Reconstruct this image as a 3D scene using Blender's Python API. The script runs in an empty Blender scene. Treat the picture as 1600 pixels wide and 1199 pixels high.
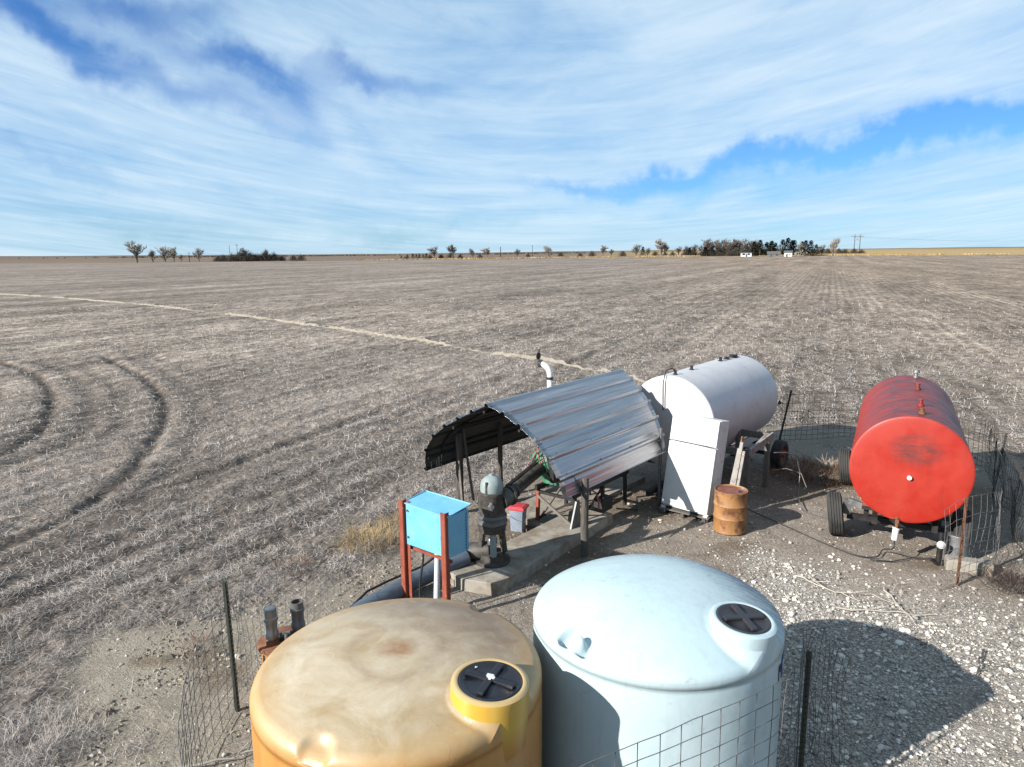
import bpy, bmesh, math, random
import numpy as np
from mathutils import Vector, Matrix
R_ = math.radians
scene = bpy.context.scene
COL = scene.collection
# ------------------------------------------------------------------ camera
CAMH = 4.8
cd = bpy.data.cameras.new('camera'); cam = bpy.data.objects.new('camera', cd); COL.objects.link(cam)
cam.location = (0, 0, CAMH)
cd.sensor_fit = 'HORIZONTAL'; cd.sensor_width = 36.0; cd.lens = 36.0 * 1109.0 / 1600.0
cd.clip_start = 0.1; cd.clip_end = 20000
cam.rotation_euler = (Matrix.Rotation(R_(90 - 10.4), 3, 'X') @ Matrix.Rotation(R_(-0.45), 3, 'Z')).to_euler()
scene.camera = cam
# ------------------------------------------------------------------ light
SUN_EL = 26.5
SHADOW = Vector((math.cos(R_(31)), math.sin(R_(31)), 0))
sdir = Vector((SHADOW.x * math.cos(R_(SUN_EL)), SHADOW.y * math.cos(R_(SUN_EL)), -math.sin(R_(SUN_EL))))
sl = bpy.data.lights.new('sun', 'SUN'); sl.energy = 5.0; sl.angle = R_(0.53); sl.color = (1.0, 0.955, 0.89)
so = bpy.data.objects.new('sun', sl); COL.objects.link(so)
so.rotation_euler = sdir.to_track_quat('-Z', 'Y').to_euler()
scene.view_settings.view_transform = 'Standard'; scene.view_settings.look = 'None'
scene.view_settings.exposure = 1.15; scene.view_settings.gamma = 1.0
scene.view_settings.use_curve_mapping = False
scene.render.engine = 'CYCLES'

world = bpy.data.worlds.new('World'); scene.world = world; world.use_nodes = True
def build_world():
    nt = world.node_tree; nt.nodes.clear(); N = nt.nodes; Lk = nt.links
    def nd(t, **k):
        n = N.new(t)
        for a, b in k.items(): setattr(n, a, b)
        return n
    def M(op, a, b=None, c=None, clamp=False):
        n = nd('ShaderNodeMath', operation=op, use_clamp=clamp)
        for i, v in enumerate((a, b, c)):
            if v is None: continue
            if isinstance(v, (int, float)): n.inputs[i].default_value = v
            else: Lk.new(v, n.inputs[i])
        return n.outputs[0]
    out = nd('ShaderNodeOutputWorld'); bg = nd('ShaderNodeBackground')
    bg.inputs['Strength'].default_value = 0.05
    sky = nd('ShaderNodeTexSky', sky_type='NISHITA', sun_disc=False)
    sky.sun_elevation = R_(SUN_EL); sky.sun_rotation = R_(239.0)
    sky.altitude = 600; sky.air_density = 1.0; sky.dust_density = 0.3; sky.ozone_density = 2.5
    tc = nd('ShaderNodeTexCoord'); d = tc.outputs['Generated']
    sep = nd('ShaderNodeSeparateXYZ'); Lk.new(d, sep.inputs[0])
    x, y, z = sep.outputs
    # streak coordinate: lines that sag in the middle of the view
    xx = M('SUBTRACT', x, 0.05)
    q = M('SUBTRACT', z, M('MULTIPLY', M('MULTIPLY', xx, xx), 0.17))
    qs = M('DIVIDE', q, M('ADD', M('ABSOLUTE', z), 0.16))
    def noise(cx, cy, cz, sc, det, rough, dist):
        c = nd('ShaderNodeCombineXYZ')
        for i, v in enumerate((cx, cy, cz)): Lk.new(v, c.inputs[i])
        n = nd('ShaderNodeTexNoise'); n.inputs['Scale'].default_value = sc
        n.inputs['Detail'].default_value = det; n.inputs['Roughness'].default_value = rough
        n.inputs['Distortion'].default_value = dist
        Lk.new(c.outputs[0], n.inputs['Vector']); return n.outputs['Fac']
    n1 = noise(M('MULTIPLY', x, 1.7), M('MULTIPLY', y, 1.7), M('MULTIPLY', qs, 4.0), 1.5, 7, .55, .9)
    n2 = noise(M('MULTIPLY', x, 1.6), M('MULTIPLY', y, 1.6), M('MULTIPLY', qs, 9.0), 4.0, 8, .65, .5)
    n3 = noise(x, y, qs, 1.4, 3, .5, .2)
    # warped direction for the clear gaps
    nv = nd('ShaderNodeTexNoise'); nv.inputs['Scale'].default_value = 7.0; nv.inputs['Detail'].default_value = 5; nv.inputs['Roughness'].default_value = .6
    Lk.new(d, nv.inputs['Vector'])
    v1 = nd('ShaderNodeVectorMath', operation='SUBTRACT'); Lk.new(nv.outputs['Color'], v1.inputs[0]); v1.inputs[1].default_value = (.5, .5, .5)
    v2 = nd('ShaderNodeVectorMath', operation='SCALE'); Lk.new(v1.outputs[0], v2.inputs[0]); v2.inputs['Scale'].default_value = .13
    v3 = nd('ShaderNodeVectorMath', operation='ADD'); Lk.new(d, v3.inputs[0]); Lk.new(v2.outputs[0], v3.inputs[1])
    # clear gaps in the cirrus: azimuth, elevation, half length, half width, tilt, strength (degrees)
    gaps = GAPS
    tot = None
    for az, el, hl, hw, tilt, st in gaps:
        c = Vector((math.sin(R_(az)) * math.cos(R_(el)), math.cos(R_(az)) * math.cos(R_(el)), math.sin(R_(el))))
        t1 = Vector((math.cos(R_(az)), -math.sin(R_(az)), 0)); t2 = c.cross(t1) * -1
        if t2.z < 0: t2 = -t2
        u = t1 * math.cos(R_(tilt)) + t2 * math.sin(R_(tilt)); w = t2 * math.cos(R_(tilt)) - t1 * math.sin(R_(tilt))
        s = nd('ShaderNodeVectorMath', operation='SUBTRACT'); Lk.new(v3.outputs[0], s.inputs[0]); s.inputs[1].default_value = c
        acc = None
        for ax, h in ((u, hl), (w, hw), (c, hl)):
            dp = nd('ShaderNodeVectorMath', operation='DOT_PRODUCT'); Lk.new(s.outputs[0], dp.inputs[0]); dp.inputs[1].default_value = ax / math.sin(R_(h))
            sq = M('MULTIPLY', dp.outputs['Value'], dp.outputs['Value'])
            acc = sq if acc is None else M('ADD', acc, sq)
        g = M('MULTIPLY', M('EXPONENT', M('MULTIPLY', acc, -1.0)), st)
        tot = g if tot is None else M('ADD', tot, g)
    gapn = M('MULTIPLY', tot, M('ADD', M('MULTIPLY', n2, 1.1), .45))
    cov = M('ADD', M('MULTIPLY', M('SUBTRACT', n1, .5), 1.05), M('MULTIPLY', M('SUBTRACT', n2, .5), .4))
    cov = M('ADD', cov, M('MULTIPLY', M('SUBTRACT', n3, .5), .5))
    cov = M('SUBTRACT', M('ADD', cov, .80), gapn)
    # thin towards the horizon
    lowz = M('SUBTRACT', 1.0, M('DIVIDE', M('ABSOLUTE', z), .13), clamp=True)
    cov = M('SUBTRACT', cov, M('MULTIPLY', lowz, -.10))
    mr = nd('ShaderNodeMapRange', interpolation_type='SMOOTHSTEP'); mr.inputs['From Min'].default_value = -.15; mr.inputs['From Max'].default_value = 1.05
    mr.inputs['To Max'].default_value = .86
    Lk.new(cov, mr.inputs['Value'])
    # richer blue, as the camera recorded it
    sat = nd('ShaderNodeMix', data_type='RGBA', blend_type='MULTIPLY'); sat.inputs['Factor'].default_value = 1.0; sat.clamp_result = False
    Lk.new(sky.outputs[0], sat.inputs['A']); sat.inputs['B'].default_value = (.46, .82, 1.30, 1)
    cc = nd('ShaderNodeMix', data_type='RGBA'); ccf = nd('ShaderNodeMapRange'); Lk.new(M('ADD', M('MULTIPLY', n1, .55), M('MULTIPLY', n2, .45)), ccf.inputs['Value']); ccf.inputs['From Min'].default_value = .34; ccf.inputs['From Max'].default_value = .68; Lk.new(ccf.outputs[0], cc.inputs['Factor'])
    cc.inputs['A'].default_value = (4.0, 6.3, 8.3, 1); cc.inputs['B'].default_value = (6.9, 8.3, 9.3, 1)
    mx = nd('ShaderNodeMix', data_type='RGBA'); Lk.new(mr.outputs[0], mx.inputs['Factor'])
    Lk.new(sat.outputs['Result'], mx.inputs['A']); Lk.new(cc.outputs['Result'], mx.inputs['B'])
    Lk.new(mx.outputs['Result'], bg.inputs['Color']); Lk.new(bg.outputs[0], out.inputs[0])
def _ae(u, v):      # azimuth / elevation of a point of the photographed sky
    a = (u - 800) / 1109; b = (v - 599.5) / 1109; r = R_(.45); P = R_(10.4)
    a, b = a - b * r, b + a * r
    x, y, z = a, math.cos(P) - b * math.sin(P), -(math.sin(P) + b * math.cos(P))
    return math.degrees(math.atan2(x, y)), math.degrees(math.atan2(z, math.hypot(x, y)))
GAPS = []
for u, v, hl, hw, tilt, st in ((80, 40, 8, 1.2, -22, .46), (200, 85, 8, 1.3, -20, .40), (330, 85, 7, 1.0, -24, .36), (410, 120, 5, 1.0, -22, .4),
        (565, 122, 4.4, 1.1, -4, .68), (240, 5, 4, 1.0, 0, .5), (880, 295, 4.5, .8, 4, .5), (1010, 275, 6, .8, 7, .7),
        (1180, 250, 7, .8, 8, .72), (1400, 212, 7, .95, 9, .72), (1600, 178, 7, 1.0, 8, .75), (1120, 290, 6, .9, 4, .5), (500, 322, 8, 1.2, -2, .3),
        (260, 340, 9, .8, -3, .35), (640, 355, 8, .6, 2, .3), (900, 330, 9, .7, 3, .3), (430, 180, 7, 1.2, -12, .3), (1300, 340, 10, .7, 3, .25), (90, 258, 8, .7, -8, .3)):
    az, el = _ae(u, v); GAPS.append((az, el, hl, hw, tilt, st))
build_world()

# ------------------------------------------------------------------ frames of the place
A39 = R_(39); E1 = np.array([math.sin(A39), math.cos(A39)]); E2 = np.array([E1[1], -E1[0]])
def W(s, t, z=0.0):
    p = s * E1 + t * E2; return Vector((float(p[0]), float(p[1]), z))
RZ = -A39
random.seed(7); rng = np.random.default_rng(11)

# ------------------------------------------------------------------ numpy noise
def _hash(ix, iy, seed):
    h = (ix.astype(np.int64) * 374761393 + iy.astype(np.int64) * 668265263 + seed * 1442695041) & 0xFFFFFFFF
    h = ((h ^ (h >> 13)) * 1274126177) & 0xFFFFFFFF
    h = h ^ (h >> 16)
    return (h & 0xFFFFFF) / float(0xFFFFFF)
def vnoise(x, y, seed=0):
    x = np.asarray(x, float); y = np.asarray(y, float)
    ix = np.floor(x); iy = np.floor(y); fx = x - ix; fy = y - iy
    fx = fx * fx * (3 - 2 * fx); fy = fy * fy * (3 - 2 * fy)
    a = _hash(ix, iy, seed); b = _hash(ix + 1, iy, seed); c = _hash(ix, iy + 1, seed); d = _hash(ix + 1, iy + 1, seed)
    return (a + (b - a) * fx) * (1 - fy) + (c + (d - c) * fx) * fy
def fbm(x, y, o=4, seed=0, g=.5):
    t = 0; a = 1; s = 0
    for i in range(o):
        t = t + a * vnoise(x * 2 ** i + i * 17.3, y * 2 ** i - i * 9.1, seed + i); s += a; a *= g
    return t / s
def sstep(a, b, x):
    t = np.clip((x - a) / (b - a), 0, 1); return t * t * (3 - 2 * t)
def polydist(x, y, pts, closed=False):
    d = np.full(np.shape(x), 1e9)
    P = list(pts) + ([pts[0]] if closed else [])
    for (ax, ay), (bx, by) in zip(P[:-1], P[1:]):
        vx, vy = bx - ax, by - ay; L2 = vx * vx + vy * vy
        t = np.clip(((x - ax) * vx + (y - ay) * vy) / L2, 0, 1)
        d = np.minimum(d, np.hypot(x - ax - t * vx, y - ay - t * vy))
    return d
def inside(x, y, pts):
    c = np.zeros(np.shape(x), bool); n = len(pts)
    for i in range(n):
        x1, y1 = pts[i]; x2, y2 = pts[(i + 1) % n]
        if y1 == y2: continue
        k = ((y1 > y) != (y2 > y)) & (x < (x2 - x1) * (y - y1) / (y2 - y1) + x1)
        c ^= k
    return c
PAD = [(-3.6, 2.0), (-4.2, 6.0), (-4.8, 7.0), (-5.3, 8.0), (-5.0, 8.6), (-4.1, 9.0), (-3.3, 9.6), (-2.3, 10.6), (-1.5, 11.6), (-1.2, 13.4), (1.0, 15.3), (4.6, 17.4), (7.4, 19.3), (9.6, 19.5), (11.6, 18.2), (11.8, 14.0), (11.6, 9.0), (11.0, 2.0)]
GRAV = [(3.9, 11.2), (3.0, 9.4), (2.6, 6.0), (3.0, 1.0), (10, 1.0), (11, 6.0), (9.5, 8.6), (7.2, 8.9), (6.0, 9.3), (5.2, 9.5), (4.8, 10.6)]
WET_SHADE = [((6.5, 10.3), .8, .5), ((.5, 11.3), 1.1, 1.6), ((1.2, 10.4), .7, .7), ((-4.0, 7.9), .35, .25), ((-3.5, 7.7), .3, .5), ((3.6, 11.0), .7, .3), ((5.6, 14.2), 1.6, 1.2), ((2.6, 13.2), 1.5, 1.0), ((8.6, 14.0), 1.3, 1.6), ((1.9, 10.6), .8, .35)]  # moist soil, plus dark patches painting in shade by the horizontal tanks
_A = [(-20.3, 34.8), (-16.8, 30.7), (-13.7, 26.7), (-11.2, 22.6), (-10.1, 19.9), (-9.2, 17.2), (-8.6, 15.3), (-8.3, 13.3), (-8.6, 11.5), (-9.2, 9.8)]
_B = [(-24.0, 32.9), (-20.5, 30.0), (-16.7, 25.3), (-14.2, 21.3), (-13.0, 18.9), (-12.7, 17.3), (-12.9, 15.5), (-13.6, 13.5)]
def _off(p, d): return [(x + d * .85, y + d * .35) for x, y in p]
def _smooth(p):
    p = np.array(p); t = np.arange(len(p)); tt = np.linspace(0, len(p) - 1, 26); x = np.interp(tt, t, p[:, 0]); y = np.interp(tt, t, p[:, 1]); k = np.ones(3) / 3
    return list(zip(np.convolve(np.pad(x, 1, 'edge'), k, 'valid'), np.convolve(np.pad(y, 1, 'edge'), k, 'valid')))
ARCS = [(_smooth(_A), .20, 1.0), (_smooth(_off(_A, 1.1)), .42, .5), (_smooth(_off(_A, 2.0)), .5, .35), (_smooth(_B), .22, 1.0), (_smooth(_off(_B, 1.3)), .42, .55), (_smooth(_off(_B, 2.1)), .4, .4), (_smooth(_off(_B, -1.8)), .3, .5)]
ROW = R_(24.0)      # azimuth of the crop rows
def rowuv(x, y):
    return x * math.sin(ROW) + y * math.cos(ROW), x * math.cos(ROW) - y * math.sin(ROW)
def track_mask(x, y):
    m = np.zeros(np.shape(x))
    jx = x + (fbm(x * 1.8, y * 1.8, 2, 31) - .5) * .22; jy = y + (fbm(x * 1.8, y * 1.8, 2, 37) - .5) * .22
    for pts, w, k in ARCS:
        m = np.maximum(m, k * np.exp(-(polydist(jx, jy, pts) / w) ** 2))
    u, v = rowuv(jx, jy)
    for off, w, k in ((-12.6, .22, .75), (-10.3, .20, .7), (-15.6, .2, .6), (-8.3, .2, .5), (-21.5, .25, .45), (-23.6, .25, .4), (-31, .3, .4), (-33.2, .3, .4), (-5.9, .18, .35)):
        seg = sstep(.42, .62, fbm(u * .12 + off, off + 0 * u, 2, 5))
        m = np.maximum(m, k * seg * np.exp(-((v - off) / w) ** 2))
    return m
def zones(x, y):
    j = .55
    jx = x + (fbm(x * 1.1, y * 1.1, 3, 3) - .5) * j * 2; jy = y + (fbm(x * 1.1, y * 1.1, 3, 9) - .5) * j * 2
    pd = polydist(jx, jy, PAD, True) * np.where(inside(jx, jy, PAD), 1, -1)
    pad = sstep(-.25, .45, pd)
    gd = polydist(jx, jy, GRAV, True) * np.where(inside(jx, jy, GRAV), 1, -1)
    patch = sstep(.34, .55, fbm(x * .75 + 3, y * .75, 4, 21))
    grav = sstep(-.3, .5, gd) * (0.6 + .4 * patch) * pad
    wet_shade = np.zeros(np.shape(x))
    for (cx, cy), a, b in WET_SHADE:
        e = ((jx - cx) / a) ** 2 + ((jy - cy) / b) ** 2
        wet_shade = np.maximum(wet_shade, np.clip(1.25 - e, 0, 1))
    return pad, grav, wet_shade
def ground_h(x, y):
    x = np.asarray(x, float); y = np.asarray(y, float)
    r = np.hypot(x, y)
    near = 1 - sstep(60, 120, r)
    z = np.zeros(np.shape(x))
    m = r < 130
    if np.any(m):
        xs, ys = x[m], y[m]
        pad, grav, wet_shade = zones(xs, ys)
        u, v = rowuv(xs, ys)
        rough = (fbm(xs * 3.1, ys * 3.1, 4, 41, .6) - .5) * .11 + (fbm(u * .5, v * 1.6, 3, 43) - .5) * .09
        rough += np.sin(v * 2 * math.pi / .76) * .022
        rough -= track_mask(xs, ys) * .10
        soft = (fbm(xs * 4, ys * 4, 3, 47, .6) - .5) * .035 + (fbm(xs * .8, ys * .8, 2, 48) - .5) * .05 * sstep(1.0, 3.5, polydist(xs, ys, [(1, 6), (1, 12), (6, 12)]))
        zz = rough * (1 - pad) + (soft - .015) * pad
        z[m] = zz * near[m]
    rise = sstep(500, 680, y) * (0.2 + 1.5 * sstep(-200, 150, x))
    z = z + rise + sstep(900, 3000, r) * sstep(-500, 1500, x) * 8 * (y > 0) + sstep(3500, 5500, r) * fbm(x * .0011, y * .0011, 2, 77) * 16 * (y > 0)
    return z
def gz(x, y): return float(ground_h(np.array([x]), np.array([y]))[0])

# ------------------------------------------------------------------ materials
def new_mat(name):
    m = bpy.data.materials.new(name); m.use_nodes = True; nt = m.node_tree
    return m, nt, nt.nodes['Principled BSDF']
class NB:
    def __init__(s, nt): s.nt = nt; s.N = nt.nodes; s.L = nt.links
    def n(s, t, **k):
        x = s.N.new(t)
        for a, b in k.items(): setattr(x, a, b)
        return x
    def put(s, sock, v):
        if isinstance(v, (int, float, tuple)):
            sock.default_value = v
        else: s.L.new(v, sock)
    def math(s, op, a, b=0.0, c=None, clamp=False):
        x = s.n('ShaderNodeMath', operation=op, use_clamp=clamp); s.put(x.inputs[0], a); s.put(x.inputs[1], b)
        if c is not None: s.put(x.inputs[2], c)
        return x.outputs[0]
    def mix(s, f, a, b, bt='MIX'):
        x = s.n('ShaderNodeMix', data_type='RGBA', blend_type=bt); s.put(x.inputs['Factor'], f)
        s.put(x.inputs['A'], a if not isinstance(a, tuple) else (*a[:3], 1)); s.put(x.inputs['B'], b if not isinstance(b, tuple) else (*b[:3], 1))
        return x.outputs['Result']
    def noise(s, vec, sc, det=4, rough=.55, dist=0.0):
        x = s.n('ShaderNodeTexNoise'); s.put(x.inputs['Vector'], vec); x.inputs['Scale'].default_value = sc
        x.inputs['Detail'].default_value = det; x.inputs['Roughness'].default_value = rough; x.inputs['Distortion'].default_value = dist
        return x.outputs['Fac']
    def voro(s, vec, sc, feat='F1', out='Distance'):
        x = s.n('ShaderNodeTexVoronoi', feature=feat); s.put(x.inputs['Vector'], vec); x.inputs['Scale'].default_value = sc
        return x.outputs[out]
    def mapping(s, vec, scale=(1, 1, 1), rot=(0, 0, 0), loc=(0, 0, 0)):
        x = s.n('ShaderNodeMapping'); s.put(x.inputs['Vector'], vec); x.inputs['Scale'].default_value = scale; x.inputs['Rotation'].default_value = rot; x.inputs['Location'].default_value = loc
        return x.outputs[0]
    def rng(s, v, a, b, c=0.0, d=1.0):
        x = s.n('ShaderNodeMapRange'); s.put(x.inputs['Value'], v)
        for nme, q in (('From Min', a), ('From Max', b), ('To Min', c), ('To Max', d)): x.inputs[nme].default_value = q
        return x.outputs[0]
    def bump(s, h, st, dist=.01, normal=None):
        x = s.n('ShaderNodeBump'); s.put(x.inputs['Height'], h); x.inputs['Strength'].default_value = st; x.inputs['Distance'].default_value = dist
        if normal is not None: s.L.new(normal, x.inputs['Normal'])
        return x.outputs[0]
    def sep(s, v):
        x = s.n('ShaderNodeSeparateXYZ'); s.put(x.inputs[0], v); return x.outputs
    def obj(s): return s.n('ShaderNodeTexCoord').outputs['Object']
def grunge(name, c1, c2, sc=4, lo=.35, hi=.65, rough=.7, metal=0.0, bump=.2, bdist=.004, c3=None, sc3=9, lo3=.62, hi3=.7, stretch=(1, 1, 1), spec=.5, rv=.1, fine=60, fstr=.12):
    m, nt, p = new_mat(name); b = NB(nt)
    v = b.mapping(b.obj(), stretch)
    n1 = b.rng(b.noise(v, sc, 6, .6), lo, hi)
    col = b.mix(n1, c1, c2)
    if c3: col = b.mix(b.rng(b.noise(v, sc3, 7, .65, .3), lo3, hi3), col, c3)
    nf = b.noise(v, fine, 3, .6)
    col = b.mix(b.rng(nf, .25, .75, 0, fstr * 2), col, (c1[0] * .5, c1[1] * .5, c1[2] * .5))
    b.L.new(col, p.inputs['Base Color'])
    p.inputs['Roughness'].default_value = rough
    b.L.new(b.rng(n1, 0, 1, max(.03, rough - rv), min(1, rough + rv)), p.inputs['Roughness'])
    p.inputs['Metallic'].default_value = metal
    p.inputs['Specular IOR Level'].default_value = spec
    b.L.new(b.bump(nf, bump, bdist), p.inputs['Normal'])
    return m
MT = {}
MT['rust'] = grunge('rusty_steel', (.16, .055, .025), (.30, .12, .05), 6, rough=.85, bump=.5, c3=(.07, .03, .02))
MT['redpost'] = grunge('red_oxide_paint', (.27, .045, .02), (.36, .085, .04), 5, rough=.7, bump=.3, c3=(.42, .25, .17), sc3=14, lo3=.66, hi3=.72)
MT['black'] = grunge('black_rubber', (.018, .018, .018), (.035, .034, .033), 8, rough=.75, bump=.2)
MT['tyre'] = grunge('tyre_rubber', (.028, .028, .028), (.06, .056, .05), 6, rough=.85, bump=.25)
MT['blacksteel'] = grunge('black_steel', (.02, .02, .022), (.045, .04, .036), 7, rough=.55, metal=.3, c3=(.12, .055, .03), lo3=.64, hi3=.7)
MT['greysteel'] = grunge('grey_steel', (.20, .205, .21), (.30, .30, .30), 7, rough=.5, metal=.6, c3=(.16, .09, .06), lo3=.66, hi3=.74)
MT['galv'] = grunge('galvanised_fitting', (.42, .42, .41), (.55, .55, .54), 12, rough=.4, metal=.8)
MT['cast'] = grunge('oily_cast_iron', (.065, .058, .052), (.17, .155, .14), 9, rough=.55, metal=.4, bump=.5, c3=(.10, .055, .03), lo3=.6, hi3=.7)
MT['teal'] = grunge('pale_teal_casting', (.27, .345, .34), (.38, .44, .43), 7, rough=.55, bump=.25, c3=(.16, .19, .19), lo3=.62, hi3=.7)
MT['green'] = grunge('green_engine_paint', (.04, .20, .11), (.09, .32, .20), 12, rough=.5, c3=(.03, .035, .03), sc3=10, lo3=.55, hi3=.62)
MT['wire'] = grunge('galvanised_wire', (.14, .14, .14), (.24, .235, .225), 15, rough=.6, metal=.35, bump=0)
MT['darkwire'] = grunge('weathered_wire', (.055, .045, .04), (.11, .085, .07), 15, rough=.7, metal=.3, bump=0)
MT['tpost'] = grunge('dark_green_post', (.022, .028, .018), (.04, .045, .03), 9, rough=.7)
MT['wood'] = grunge('weathered_timber', (.15, .13, .115), (.27, .24, .21), 5, rough=.9, bump=.6, stretch=(6, 6, .7), c3=(.06, .05, .042), sc3=5, lo3=.55, hi3=.7)
MT['timber'] = grunge('painted_timber', (.34, .31, .28), (.46, .43, .40), 5, rough=.9, bump=.5, stretch=(1, 1, 1), c3=(.16, .13, .11), lo3=.52, hi3=.7)
MT['darkpole'] = grunge('dark_pole_wood', (.07, .06, .052), (.17, .15, .13), 5, rough=.9, bump=.7, stretch=(7, 7, .6), c3=(.03, .026, .022), sc3=4, lo3=.55, hi3=.68)
MT['concrete'] = grunge('concrete', (.33, .30, .25), (.47, .43, .37), 3, rough=.92, bump=.5, c3=(.25, .19, .13), sc3=4, lo3=.46, hi3=.64)
MT['whitepaint'] = grunge('white_enamel', (.78, .78, .77), (.86, .86, .85), 3, rough=.35, bump=.05, c3=(.55, .50, .43), sc3=5, lo3=.60, hi3=.78, fstr=.03)
MT['seam'] = grunge('dark_seam', (.05, .05, .05), (.09, .09, .09), 3)
MT['blue'] = grunge('sky_blue_paint', (.16, .50, .74), (.22, .57, .80), 3, rough=.42, bump=.08, c3=(.30, .62, .82), lo3=.55, hi3=.75, fstr=.04)
MT['bluepipe'] = grunge('blue_grey_pipe', (.095, .125, .165), (.14, .17, .215), 4, rough=.45, bump=.15, c3=(.20, .22, .25), lo3=.56, hi3=.72)
MT['whitepvc'] = grunge('white_pvc', (.66, .69, .75), (.75, .77, .80), 3, rough=.45, fstr=.03)
MT['pail'] = grunge('grey_blue_plastic', (.26, .31, .39), (.33, .38, .45), 5, rough=.5, fstr=.05)
MT['redlid'] = grunge('red_plastic', (.60, .045, .06), (.68, .09, .10), 5, rough=.45, fstr=.05)
MT['barrel'] = grunge('ochre_drum_paint', (.36, .16, .05), (.46, .24, .09), 3, rough=.65, bump=.3, c3=(.14, .05, .025), sc3=5, lo3=.50, hi3=.64)
MT['barreltop'] = grunge('rusted_drum_top', (.20, .055, .03), (.30, .12, .08), 8, rough=.6, bump=.3, c3=(.55, .52, .47), sc3=4, lo3=.56, hi3=.62)
MT['hose_red'] = grunge('red_hose', (.42, .10, .09), (.5, .14, .12), 5)
MT['cable'] = grunge('black_cable', (.02, .02, .02), (.03, .03, .03), 5)
MT['label_blue'] = grunge('blue_sticker', (.03, .12, .42), (.05, .15, .5), 5, rough=.4, fstr=.02)
MT['sticker'] = grunge('white_sticker', (.78, .78, .78), (.85, .85, .85), 5, rough=.5, fstr=.02)
MT['lid'] = grunge('black_lid_plastic', (.012, .013, .018), (.02, .02, .026), 5, rough=.28, bump=.06, fstr=.02)
MT['lid2'] = grunge('faded_black_lid', (.026, .026, .03), (.04, .038, .045), 5, rough=.45, bump=.1, fstr=.05)
MT['bark'] = grunge('grey_bark', (.13, .115, .10), (.22, .20, .175), 1.0, rough=.95)
MT['cobweb'] = grunge('pale_dry_stalks', (.48, .44, .38), (.58, .54, .47), 5, rough=.95)
def roof_mat():
    m, nt, p = new_mat('galvalume_sheet'); b = NB(nt); v = b.obj()
    st = b.mapping(v, (7, .25, 7))
    n = b.noise(st, 3, 6, .6); s = b.noise(v, 220, 2, .5)
    col = b.mix(b.rng(n, .3, .7), (.27, .275, .29), (.46, .46, .47))
    col = b.mix(b.rng(b.noise(st, 6, 6, .6, .4), .6, .75), col, (.30, .27, .25))
    b.L.new(col, p.inputs['Base Color']); p.inputs['Metallic'].default_value = .92
    b.L.new(b.rng(n, .3, .7, .26, .42), p.inputs['Roughness'])
    b.L.new(b.bump(b.noise(b.mapping(v, (1, .5, 1)), 5, 3), .35, .012), p.inputs['Normal'])
    return m
MT['roof'] = roof_mat()
MT['roofunder'] = grunge('dull_shade_underside', (.07, .07, .062), (.11, .11, .10), 2, rough=.75, metal=.2, bump=.1)  # dull primer grey, its colour darkened for the shade beneath the roof
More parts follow.
